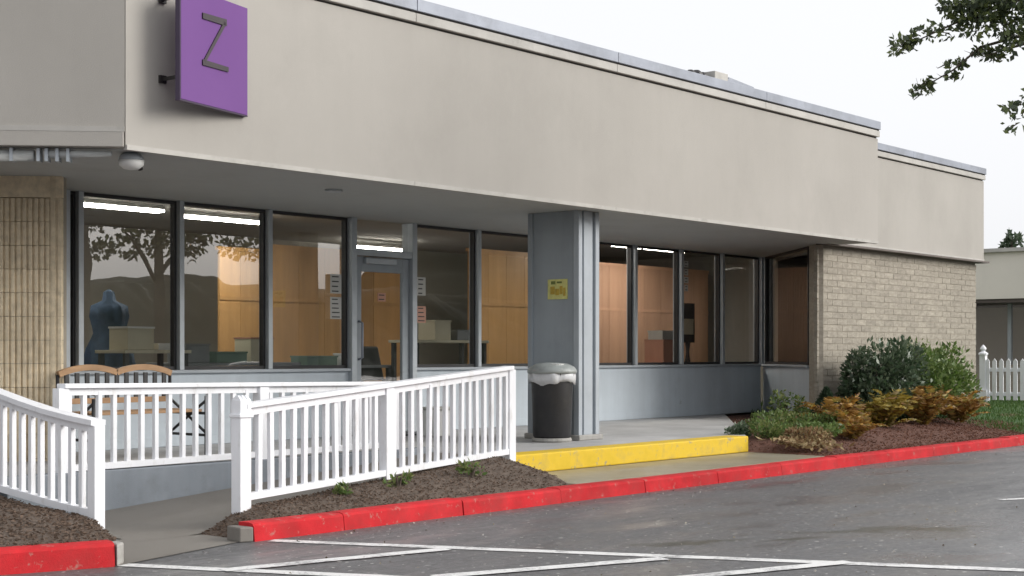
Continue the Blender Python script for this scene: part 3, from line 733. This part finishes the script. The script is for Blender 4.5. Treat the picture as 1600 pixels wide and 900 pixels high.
# ------------------------------------------------------------------ bench on the porch
bn = thing('bench', (7.95, 11.1, .30), 'wooden garden bench with wavy top rail and black crossed iron ends', 'bench')
X0, X1 = 7.36, 8.56
for i in range(5):
    y = 10.86+i*.088; bx(X0+.03, X1-.03, y, y+.072, .715, .74).build('seat_slat', 'bench_wood', bn, bevel=.004)
wv = MB(); pts = []
for i in range(33):
    u = i/32; z = 1.075+.052*abs(math.sin(u*2*math.pi))**.8-.012*(2*u-1)**2; pts.append((X0+u*(X1-X0), 11.37, z))
for p, q in zip(pts[:-1], pts[1:]): wv.beam(p, q, .04, .052)
wv.build('top_rail', 'bench_wood', bn)
bx(X0+.03, X1-.03, 11.345, 11.375, .80, .85).build('back_rail', 'bench_wood', bn, bevel=.004)
for i in range(11):
    x = X0+.08+i*.104; bx(x-.02, x+.02, 11.352, 11.37, .85, 1.075).build('back_slat', 'iron', bn)
for x in (X0, X1):
    e = MB()
    e.tube([(x, 10.84, .30), (x, 10.84, .86)], .016, 8); e.tube([(x, 11.38, .30), (x, 11.38, 1.06)], .016, 8)
    e.tube([(x, 10.82, .90), (x, 11.0, .925), (x, 11.36, .90)], .019, 8)
    e.tube([(x, 10.84, .52), (x, 11.36, .82)], .013, 6); e.tube([(x, 10.84, .82), (x, 11.36, .52)], .013, 6)
    e.tube([(x, 10.84, .70), (x, 11.38, .70)], .014, 6); e.tube([(x, 10.84, .50), (x, 11.38, .50)], .014, 6)
    e.build('end_frame', 'iron', bn, smooth=True)

# ------------------------------------------------------------------ litter bin
tc = (12.42, 9.86, .30)
tb = thing('trash_can', tc, 'black round litter bin with grey domed lid beside the pillar', 'trash can')
MB().lathe([(.19, .0), (.205, .02), (.225, .60), (.238, .66), (.238, .69)], (tc[0], tc[1], .345), 40).build('body', 'bin_black', tb, smooth=True)
MB().lathe([(.205, 0), (.215, .02), (.205, .046)], tc, 26).build('foot', 'concrete_bare', tb)
def rag(r, z, t): return r+.010*math.sin(7*t)+.006*math.sin(13*t+1), z+(.022*math.sin(3*t+.6)+.012*math.sin(9*t) if z < .65 else 0)
MB().lathe([(.244, .635), (.252, .68), (.250, .735), (.236, .75)], tc, 48, rag).build('liner', 'bag', tb, smooth=True)
ld = MB().lathe([(.262, .735), (.268, .755), (.262, .775), (.24, .805), (.17, .838), (.06, .85)], tc, 30).build('lid', 'bin_lid', tb, smooth=True)
MB().lathe([(.085, .872), (.09, .887), (.07, .889)], (tc[0]-.06, tc[1]-.10, tc[2]-.050), 18).build('opening', 'white', ld)
# white box on the porch by the door
wb = thing('storage_box', (12.45, 11.55, .30), 'small white box standing on the porch by the door', 'box')
bx(12.30, 12.58, 11.42, 11.68, .302, .60).build('body', 'white', wb, bevel=.012)
bx(12.285, 12.595, 11.405, 11.695, .60, .635).build('lid', 'paper', wb, bevel=.01)
dm = bx(11.75, 12.85, 11.85, 12.25, .301, .315).build('door_mat', 'iron', None, bevel=.004, label='dark rubber mat in front of the door', cat='mat')

# ------------------------------------------------------------------ inside the shop
def strip_light(x, y, z, L, lbl):
    t = thing('ceiling_light', (x, y, z), lbl, 'light fixture', 'fluorescent lights on the shop ceiling')
    MB().hexa([(x-L/2, y-.09, z+.03), (x+L/2, y-.09, z+.03), (x+L/2, y+.09, z+.03), (x-L/2, y+.09, z+.03), (x-L/2, y-.04, z+.09), (x+L/2, y-.04, z+.09), (x+L/2, y+.04, z+.09), (x-L/2, y+.04, z+.09)]).build('housing', 'white', t)
    bx(x-L/2+.01, x+L/2-.01, y-.085, y+.085, z, z+.029).build('diffuser', 'tube_light', t)
for (x, y, L, lb) in ((10.4, 14.9, 1.35, 'bright fluorescent light seen through the leftmost window'), (12.3, 15.2, 1.45, 'bright fluorescent light seen through the second window'),
        (17.3, 17.4, 1.2, 'fluorescent light seen through the glass above the door'), (8.9, 14.7, .7, 'fluorescent light cut by the fluted block wall'),
        (19.6, 13.95, .8, 'fluorescent light right beside the pillar'), (20.7, 13.95, 1.2, 'fluorescent light seen through the window right of the pillar'),
        (16.6, 13.2, 1.2, 'unseen fluorescent light added behind the header to brighten the orange partition')):  # last one is an extra lamp out of view, added to light the orange boards
    strip_light(x, y, 2.97, L, lb)
def partition(label, x0, x1, y, z1, m, bwid=.36, z0=.30):
    t = thing('wood_partition', ((x0+x1)/2, y, z0), label, 'partition', 'wooden partitions in the shop')
    n = max(1, round((x1-x0)/bwid)); wd = (x1-x0)/n
    for i in range(n):
        bx(x0+i*wd+.003, x0+(i+1)*wd-.003, y, y+.04, z0, z1).build('board', m, t)
    bx(x0-.03, x1+.03, y-.008, y+.05, z1, z1+.05).build('top_trim', m, t)
    bx(x0, x1, y-.012, y-.002, 1.98, 2.03).build('rail', m, t)
partition('orange wood partition behind the second window', 12.86, 13.60, 16.0, 2.66, 'wood_orange', .37)
partition('orange wood partition behind the third window', 13.80, 15.30, 16.0, 2.74, 'wood_orange', .5)
partition('orange wood partition seen through the door', 15.40, 16.6, 16.2, 2.5, 'wood_orange', .6)
partition('tall orange wood partition left of the pillar', 16.75, 18.5, 14.9, 2.80, 'wood_orange', .43)
partition('brown wood partition behind the windows right of the pillar', 18.9, 23.6, 15.0, 2.75, 'wood_brown', .55)
# counter and display pieces by the left windows
def table(label, x0, x1, y0, y1, zt, m='grey_box', grp='tables inside the shop'):
    t = thing('table', ((x0+x1)/2, (y0+y1)/2, .30), label, 'table', grp)
    bx(x0, x1, y0, y1, zt-.035, zt).build('table_top', m, t, bevel=.004)
    for x in (x0+.05, x1-.05):
        for y in (y0+.05, y1-.05): bx(x-.025, x+.025, y-.025, y+.025, .30, zt-.036).build('leg', 'iron', t)
    return t
table('high pale counter behind the leftmost window', 9.42, 10.30, 13.3, 13.85, 1.285, 'cream')
table('long grey table behind the second window', 10.35, 12.1, 13.5, 14.2, 1.14)
table('dark table behind the third window', 12.15, 13.6, 13.4, 14.1, 1.10)
table('low pale table behind the pane right of the door', 13.5, 14.9, 12.9, 13.4, 1.42, 'cream')
def crate(label, x0, x1, y0, y1, z0, z1, m, m2=None):
    t = thing('box', ((x0+x1)/2, (y0+y1)/2, z0), label, 'box', 'boxes on the tables in the shop')
    bx(x0, x1, y0, y1, z0, z1-.02).build('body', m, t, bevel=.005)
    bx(x0-.008, x1+.008, y0-.008, y1+.008, z1-.02, z1).build('lid', m2 or m, t)
crate('pale printer sized box on the high counter', 9.50, 9.84, 13.36, 13.7, 1.287, 1.54, 'cream', 'white')
crate('low white box at the right end of the high counter', 9.93, 10.18, 13.4, 13.65, 1.287, 1.36, 'white')
crate('grey box on the left end of the long table', 10.42, 10.75, 13.55, 13.9, 1.142, 1.36, 'grey_box')
crate('green box in the middle of the long table', 10.85, 11.3, 13.55, 13.9, 1.142, 1.27, 'green_box')
crate('cream box at the right end of the long table', 11.4, 11.75, 13.6, 13.9, 1.142, 1.44, 'cream', 'pink_box')
crate('green box on the dark table', 12.2, 12.7, 13.5, 13.8, 1.102, 1.22, 'green_box')
crate('small white box on the dark table', 12.78, 12.92, 13.5, 13.65, 1.102, 1.25, 'white')
crate('cream box on the table right of the door', 13.95, 14.25, 13.0, 13.3, 1.422, 1.68, 'cream')
crate('grey box on the table right of the door', 14.38, 14.7, 13.0, 13.3, 1.422, 1.56, 'grey_box')
crate('pinkish box below the right window', 18.80, 19.25, 12.75, 13.1, 1.10, 1.46, 'pink_box')
crate('white stacked papers on the pinkish box', 18.82, 19.2, 12.78, 13.05, 1.462, 1.60, 'paper')
table('small table carrying the pinkish box', 18.6, 19.5, 12.65, 13.3, 1.097, 'wood_brown')
cr = thing('chair', (13.35, 13.35, .30), 'black padded chair behind the lower door glass', 'chair')
bx(13.12, 13.58, 13.12, 13.56, .74, .82).build('seat', 'black', cr, bevel=.02)
MB().hexa([(13.14, 13.52, .90), (13.56, 13.52, .90), (13.56, 13.57, .90), (13.14, 13.57, .90), (13.20, 13.58, 1.34), (13.50, 13.58, 1.34), (13.50, 13.63, 1.34), (13.20, 13.63, 1.34)]).build('backrest', 'black', cr, bevel=.03)
for x in (13.15, 13.55):
    for y in (13.15, 13.53): bx(x-.018, x+.018, y-.018, y+.018, .30, .745 if y < 13.3 else .92).build('leg', 'iron', cr)
df = thing('dress_form', (10.12, 14.6, .30), 'dress form draped in blue cloth behind the leftmost window', 'mannequin')
MB().lathe([(.16, .0), (.17, .02), (.03, .05), (.02, .7)], (10.12, 14.6, .30), 20).build('stand', 'iron', df, smooth=True)
def drape(r, z, t): return r*(1+.10*math.sin(6*t+z*3)+.05*math.sin(11*t)), z
MB().lathe([(.34, .45), (.33, .7), (.25, 1.0), (.17, 1.18), (.21, 1.38), (.19, 1.50), (.07, 1.56), (.055, 1.66), (.01, 1.69)], (10.12, 14.6, .30), 36, drape).build('cloth', 'blue_cloth', df, smooth=True)
rp = thing('bottle', (10.24, 13.5, 1.287), 'tall slim red capped bottle on the high counter', 'bottle')
MB().lathe([(.035, 0), (.038, .02), (.036, .30), (.018, .38), (.016, .42)], (10.24, 13.5, 1.287), 14).build('glass', 'grey_box', rp, smooth=True)
MB().lathe([(.022, .42), (.024, .43), (.022, .54), (.012, .55)], (10.24, 13.5, 1.287), 14).build('cap', 'red_plastic', rp, smooth=True)
pf = thing('picture_frame', (19.86, 13.0, 1.42), 'dark framed picture standing behind the right window', 'picture')
bx(19.66, 20.06, 13.0, 13.03, 1.42, 2.05).build('frame', 'black', pf)
bx(19.71, 20.01, 12.99, 12.999, 1.55, 1.80).build('print', 'cream', pf)
MB().beam((19.75, 13.05, 1.42), (19.75, 13.25, .30), .04, .03).beam((19.97, 13.05, 1.42), (19.97, 13.25, .30), .04, .03).beam((19.86, 13.04, 1.5), (19.86, 12.85, .30), .04, .03).build('easel_legs', 'iron', pf)
ct = thing('dark_screen', (20.3, 11.3, .32), 'added dark pleated sheet blacking out most of the slanted window', 'dark_screen')
nin = Vector((-dv.y, dv.x)); cb = MB(); Nf = 90  # dark sheet added only to blacken the view through this pane
for i in range(Nf+1):
    q = A45+dv*(.12+1.75*i/Nf)+nin*(.22+.03*math.sin(i*.9))
    cb.v += [(q.x, q.y, .32), (q.x, q.y, 2.74), (q.x+nin.x*.006, q.y+nin.y*.006, .32), (q.x+nin.x*.006, q.y+nin.y*.006, 2.74)]
for i in range(Nf):
    o_ = 4*i; cb.f += [(o_, o_+4, o_+5, o_+1), (o_+2, o_+3, o_+7, o_+6), (o_+1, o_+5, o_+7, o_+3), (o_, o_+2, o_+6, o_+4)]
cb.build('cloth', 'dark_screen', ct, smooth=True)
q0 = A45+dv*.08+nin*.22; q1 = A45+dv*2.2+nin*.22
MB().tube([(q0.x, q0.y, 2.76), (q1.x, q1.y, 2.76)], .014, 8).build('rod', 'mullion', ct, smooth=True)
bl_ = thing('cabinet', (21.3, 11.75, .30), 'grey cabinet behind the slanted window', 'cabinet')
bx(21.25, 21.6, 11.45, 12.0, .30, 2.35).build('body', 'grey_box', bl_, bevel=.005)
bx(21.238, 21.249, 11.47, 11.98, .34, 1.55).build('lower_door', 'cream', bl_); bx(21.238, 21.249, 11.47, 11.98, 1.60, 2.31).build('upper_door', 'cream', bl_)

# ------------------------------------------------------------------ far wing, fence
fwg = thing('far_building', (33, 12, 0), 'low beige building with dark windows beyond the picket fence', 'building')
bx(31.0, 40.0, 8.0, 18.0, 2.42, 3.42).build('fascia', 'stucco_far', fwg)
bx(30.9, 40.0, 7.9, 18.0, 3.42, 3.50).build('coping', 'trim_pale', fwg)
bx(31.05, 40.0, 8.05, 18.0, 2.34, 2.418).build('soffit', 'brown_flash', fwg)
bx(31.9, 32.1, 8.05, 18, .1, 1.0).build('knee_wall', 'brick', fwg)
bx(34.5, 34.6, 8.05, 18, .1, 2.34).build('rear_wall', 'stucco_far', fwg)
bx(31.6, 34.4, 8.05, 18, .1, .28).build('floor', 'concrete', fwg)
for i in range(7):
    y = 9.1+i*.85; wn = bx(31.92, 32.02, y-.04, y+.04, 1.0, 2.34).build('window', 'mullion', fwg)
    bx(31.96, 31.97, y+.042, y+.808, 1.0, 2.34).build('pane', 'glass_dark', wn)
fe = thing('picket_fence', (27.5, 10.8, .3), 'white picket fence beyond the brick wall end', 'fence')
pk = None
for i in range(22):
    y = 8.35+i*.135
    b = MB().box(27.47, 27.49, y-.04, y+.04, .36, 1.10); b.add([(27.47, y-.04, 1.101), (27.49, y-.04, 1.101), (27.49, y+.04, 1.101), (27.47, y+.04, 1.101), (27.47, y, 1.15), (27.49, y, 1.15)], [(0, 4, 3), (1, 2, 5), (0, 1, 5, 4), (3, 4, 5, 2)])
    if pk is None: pk = b.build('picket', 'white_wood', fe)
    else: again(pk, (27.48, y, .36), fe)
for z in (.44, .90): bx(27.50, 27.54, 8.2, 11.35, z, z+.075).build('rail', 'white_wood', fe)
p_ = bx(27.44, 27.55, 11.22, 11.33, .27, 1.22).build('post', 'white_wood', fe)
MB().lathe([(.09, 0), (.09, .03), (.03, .07), (.06, .11), (.05, .14), (.01, .19)], (27.495, 11.275, 1.222), 12).build('post_cap', 'white_wood', p_)
bx(27.40, 27.59, 11.18, 11.37, .27, .55).build('post_base', 'white_wood', p_)

# ------------------------------------------------------------------ plants
random.seed(23); RNG = np.random.default_rng(23)
def bush(name, label, c, r, n, size, m, cat='bush', lobes=9, stems=7, group=None, aspect=.5):
    t = thing(name, (c[0], c[1], c[2]), label, cat, group)
    P = []; D = []
    for k in range(lobes):
        a = random.uniform(0, 6.28); e = random.uniform(.1, .95)
        lc = (c[0]+r[0]*.58*math.cos(a)*math.sqrt(1-e*e*.5), c[1]+r[1]*.58*math.sin(a)*math.sqrt(1-e*e*.5), c[2]+r[2]*(.15+.72*e))
        q = random.uniform(.34, .52)
        p, d = ball_pts(lc, (r[0]*q, r[1]*q, r[2]*q*.8), n//lobes, .5); P.append(p); D.append(d+RNG.normal(size=d.shape)*.5+np.array([0, 0, .35]))
    P = np.vstack(P); D = np.vstack(D); P[:, 2] = np.maximum(P[:, 2], c[2]+.03)
    leaf_mesh('foliage', P, D, size, m, t, aspect)
    s = MB()
    for k in range(stems):
        a = random.uniform(0, 6.28); q = random.uniform(.2, .7)
        s.tube([(c[0], c[1], c[2]-.05), (c[0]+r[0]*q*.4*math.cos(a), c[1]+r[1]*q*.4*math.sin(a), c[2]+r[2]*.35), (c[0]+r[0]*q*math.cos(a), c[1]+r[1]*q*math.sin(a), c[2]+r[2]*.75)], [.02, .014, .006], 5)
    s.build('stems', 'bark', t)
    return t
bush('shrub', 'large dark evergreen shrub against the brick wall', (19.6, 9.5, .26), (.82, .60, 1.08), 5600, .095, 'leaf_dark', lobes=28)
bush('shrub', 'large bright green shrub right of the dark evergreen', (20.85, 9.35, .28), (.95, .62, 1.02), 7500, .085, 'leaf_bright', lobes=34)
def conifer(name, label, c, h, r, n, size=.06, m='leaf_conifer'):
    t = thing(name, c, label, 'shrub')
    u = RNG.random(n)**.8; a = RNG.uniform(0, 6.28, n); rr = r*(1-u)**.8*RNG.uniform(.55, 1, n)
    P = np.stack([c[0]+rr*np.cos(a), c[1]+rr*np.sin(a), c[2]+.04+u*h], 1)
    D = np.stack([np.cos(a), np.sin(a), np.full(n, .9)], 1)+RNG.normal(size=(n, 3))*.2
    leaf_mesh('foliage', P, D, size, m, t, .3); MB().tube([(c[0], c[1], c[2]-.05), (c[0], c[1], c[2]+h*.8)], [.03, .008], 6).build('stem', 'bark', t)
conifer('dwarf_conifer', 'small dull green conifer between brick wall and ferns', (18.35, 9.75, .24), .50, .30, 1300)
bush('shrub', 'loose olive green shrub at the end of the grey wall', (18.3, 10.3, .22), (.36, .30, .46), 520, .07, 'leaf_cover', lobes=8)
# low ground cover left part of the right bed
for i, (x, y, r_, h_, m_, lb) in enumerate(((15.35, 8.95, .42, .24, 'leaf_cover', 'low green cushion plant nearest the yellow step'), (16.0, 9.1, .55, .24, 'leaf_cover', 'broad low green plant beside the porch edge'),
        (16.9, 9.45, .6, .27, 'leaf_cover', 'olive green low plant in front of the grey wall'), (15.9, 8.55, .45, .22, 'leaf_bright', 'flat bright green plant near the red kerb'), (17.5, 10.1, .45, .28, 'leaf_bright', 'green plant under the slanted window'),
        (15.0, 9.15, .22, .22, 'leaf_dark', 'small dark plant at the porch corner'), (15.45, 8.45, .38, .16, 'leaf_dry', 'pale tan withered plant beside the yellow step'), (16.6, 8.9, .4, .3, 'leaf_cover', 'yellow green low plant left of the rust fern'))):
    bush('ground_cover', lb, (x, y, .20), (r_, r_*.8, h_), 750, .055, m_, 'plant', 8, 5, 'low plants in the right bed')
# ferns: each frond its own piece
def frond_mesh(L, arch, m):
    P = []; D = []; S = []
    n = 15
    for i in range(n):
        u = (i+.6)/n; px = L*u*(1-.18*arch*u); pz = L*arch*(u*1.15-u*u*.95)
        wd = L*.23*math.sin(math.pi*min(1, u*.93+.07))**.7
        for sgn in (-1, 1):
            P.append((px+.15*wd, sgn*wd*.55, pz-.06*wd)); D.append((.45, sgn, -.15+random.uniform(-.2, .2))); S.append(max(.02, wd*1.1))
    o = leaf_mesh('frond', P, D, .05, m, None, .33, origin=(0, 0, 0), sizes=S)
    me = o.data; bpy.data.objects.remove(o); return me
fr1 = [frond_mesh(.50, a, 'leaf_fern') for a in (.75, 1.0, .5)]; fr2 = [frond_mesh(.50, a, 'leaf_fern_gold') for a in (.8, 1.05, .55)]
def fern(label, c, s, n, meshes):
    t = thing('fern', c, label, 'fern', 'ferns along the right bed')
    for k in range(n):
        o = link('frond', random.choice(meshes), c, t)
        o.rotation_euler = (random.uniform(-.2, .2), random.uniform(-.95, .0), 6.283*k/n+random.uniform(-.25, .25)); q = s*random.uniform(.75, 1.15); o.scale = (q, q, q)
fern('orange brown fern left of the others by the kerb', (16.9, 8.85, .22), 1.25, 30, fr1)
fern('small rust coloured fern in front by the kerb', (16.5, 8.4, .20), .95, 22, fr1)
fern('golden fern in the middle below the dark shrub', (18.5, 8.95, .24), 1.35, 32, fr2)
fern('brown fern below the bright green shrub', (19.5, 8.85, .24), 1.3, 30, fr1)
fern('rust fern at the right end below the bright shrub', (20.35, 8.7, .25), 1.2, 26, fr1)
# dry litter by the yellow step
P = []; D = []
for _ in range(420):
    x = random.gauss(15.0, .28); y = random.gauss(8.25, .16); x = max(x, 14.7); y = max(7.86, y); P.append((x, y, .125+.127*(y-7.775)+.03+.035*random.random())); D.append((random.gauss(0, 1), random.gauss(0, 1), .35))
leaf_mesh('dry_leaves', P, D, .11, 'leaf_dry', None, .35, kind='stuff', label='dry tan leaves heaped beside the yellow step')
# weeds in the bed in front of the railing
for (x, y, s, lb) in ((9.2, 8.18, .16, 'larger green weed in the soil bed below the railing'), (8.35, 8.18, .13, 'small weed in the soil bed near the middle post'), (7.7, 8.10, .10, 'tiny weed in the soil bed left of the middle post')):
    bush('weed', lb, (x, y, .17), (s, s, s*1.1), 90, .055, 'leaf_cover', 'weed', 4, 3, 'weeds in the soil bed')

# ------------------------------------------------------------------ trees
def tree(name, label, base, limbs, clumps, m, leaf, tr=.14, top=None, group=None):
    t = thing(name, base, label, 'tree', group)
    b = MB(); b.tube([base, (base[0]+.05, base[1]+.05, base[2]+(top[2]-base[2])*.5), top], [tr, tr*.8, tr*.45], 9)
    for pts, r0 in limbs: b.tube(pts, [r0*(1-.8*i/(len(pts)-1)) for i in range(len(pts))], 6)
    b.build('trunk', 'bark', t, smooth=True)
    P = []; D = []
    for c, r, n in clumps:
        p, d = ball_pts(c, r, n, .25); P.append(p); D.append(d+RNG.normal(size=d.shape)*.8)
    leaf_mesh('crown', np.vstack(P), np.vstack(D), leaf, m, t, .55)
    return t
# overhanging tree at the right of the lot
def twig_clumps(path, rr, n, k):
    o = []
    for i in range(k):
        u = i/(k-1)*(len(path)-1); j = min(int(u), len(path)-2); p = Vector(path[j]).lerp(Vector(path[j+1]), u-j)
        p += Vector((random.gauss(0, .05), random.gauss(0, .05), random.gauss(0, .04))); q = rr*random.uniform(.6, 1.2)
        o.append((tuple(p), (q, q, q*.75), n))
    return o
limbs = [([(14.6, 2.9, 4.2), (14.0, 3.9, 4.6), (13.3, 5.0, 4.5)], .05), ([(14.5, 2.9, 4.6), (13.9, 3.8, 5.0), (13.2, 4.9, 4.65), (13.0, 5.4, 4.45)], .05)]
cl = []
cl += twig_clumps([(13.3, 5.0, 4.5), (13.0, 5.6, 4.28), (12.95, 5.95, 4.17), (12.95, 6.08, 4.12)], .13, 34, 11)
cl += twig_clumps([(13.3, 4.9, 4.6), (13.0, 5.4, 4.45), (12.9, 5.55, 4.42)], .20, 55, 14)
cl += twig_clumps([(13.4, 4.9, 4.2), (13.1, 5.4, 4.05), (13.0, 5.62, 3.85), (13.0, 5.85, 3.72), (13.0, 5.98, 3.70)], .09, 15, 17)
cl += twig_clumps([(13.5, 4.5, 4.0), (13.2, 4.8, 3.8), (13.1, 4.95, 3.5), (13.1, 5.02, 3.38)], .13, 22, 9)
cl += twig_clumps([(13.5, 4.5, 4.2), (13.1, 5.15, 4.0), (13.05, 5.35, 3.95)], .11, 18, 9)
cl += twig_clumps([(13.4, 4.7, 4.5), (13.1, 5.0, 4.3), (13.1, 5.15, 4.12)], .18, 60, 10)
cl += twig_clumps([(13.4, 4.8, 4.45), (13.1, 5.2, 4.38), (13.0, 5.35, 4.25)], .16, 45, 9)
for _p in ([(14.5, 2.9, 4.4), (13.3, 5.0, 4.5), (13.0, 5.6, 4.28), (12.95, 6.08, 4.12)], [(14.5, 2.9, 4.1), (13.4, 4.9, 4.2), (13.1, 5.4, 4.05), (13.0, 5.62, 3.85), (13.0, 5.98, 3.70)], [(14.5, 2.9, 3.9), (13.5, 4.5, 4.0), (13.2, 4.8, 3.8), (13.1, 4.95, 3.5), (13.1, 5.02, 3.38)], [(14.5, 2.9, 4.2), (13.5, 4.5, 4.2), (13.1, 5.15, 4.0), (13.05, 5.35, 3.95)]): limbs.append((_p, .022))
for _c in list(cl):      # fine twigs reaching into each leaf clump
    _q = Vector(_c[0]); limbs.append(([tuple(_q), tuple(_q+Vector((random.gauss(0, .03), .07, random.uniform(-.06, .05)))), tuple(_q+Vector((random.gauss(0, .08), .10, random.uniform(-.08, .05))))], .006))
cl += [((13.9+random.gauss(0, .3), 3.8+random.gauss(0, .35), 4.55+random.gauss(0, .25)), (.3, .3, .22), 60) for _ in range(26)]
cl += [((14.4+random.gauss(0, .9), 2.9+random.gauss(0, .8), 5.6+random.gauss(0, .6)), (.6, .6, .45), 150) for _ in range(34)]
tree('street_tree', 'leafy branches of a tree hanging in at the upper right', (14.7, 2.7, 0), limbs, cl, 'leaf_tree', .072, .16, (14.5, 2.9, 5.6))
# street tree across the lot, mirrored in the left windows
cl2 = []
for _ in range(150):
    u = random.uniform(-3.4, 3.2); v = random.gauss(0, .9)
    cl2.append(((27.6+.643*u-.77*v, -12.5+.766*u+.64*v, random.uniform(4.3, 8.2)+.25*abs(u)*random.uniform(-.3, .6)), (.5, .5, .4), 46))
tree('street_tree', 'broad tree across the lot mirrored in the left windows', (27.6, -12.5, 0), [([(27.6, -12.5, 3.4), (26.4, -12.2, 4.6), (25.4, -12.0, 5.6)], .09), ([(27.6, -12.5, 3.6), (28.8, -12.6, 4.8), (29.8, -12.4, 5.7)], .09)], cl2, 'leaf_tree', .24, .2, (27.6, -12.5, 5.8))
# conifer top beyond the far building
cl3 = []
for k in range(15):
    z = 3.8+k*.15; rr = 1.5*(1-k/17); cl3 += [((58+random.gauss(0, rr*.4), 22.6+random.gauss(0, rr*.4), z), (rr*.6, rr*.6, .28), 34)]
tree('pine_tree', 'dark tree top above the far building', (58, 22.6, 0), [([(58, 22.6, 5), (58.6, 22.0, 5.8)], .05)], cl3, 'leaf_dark', .28, .18, (58, 22.6, 5.8))
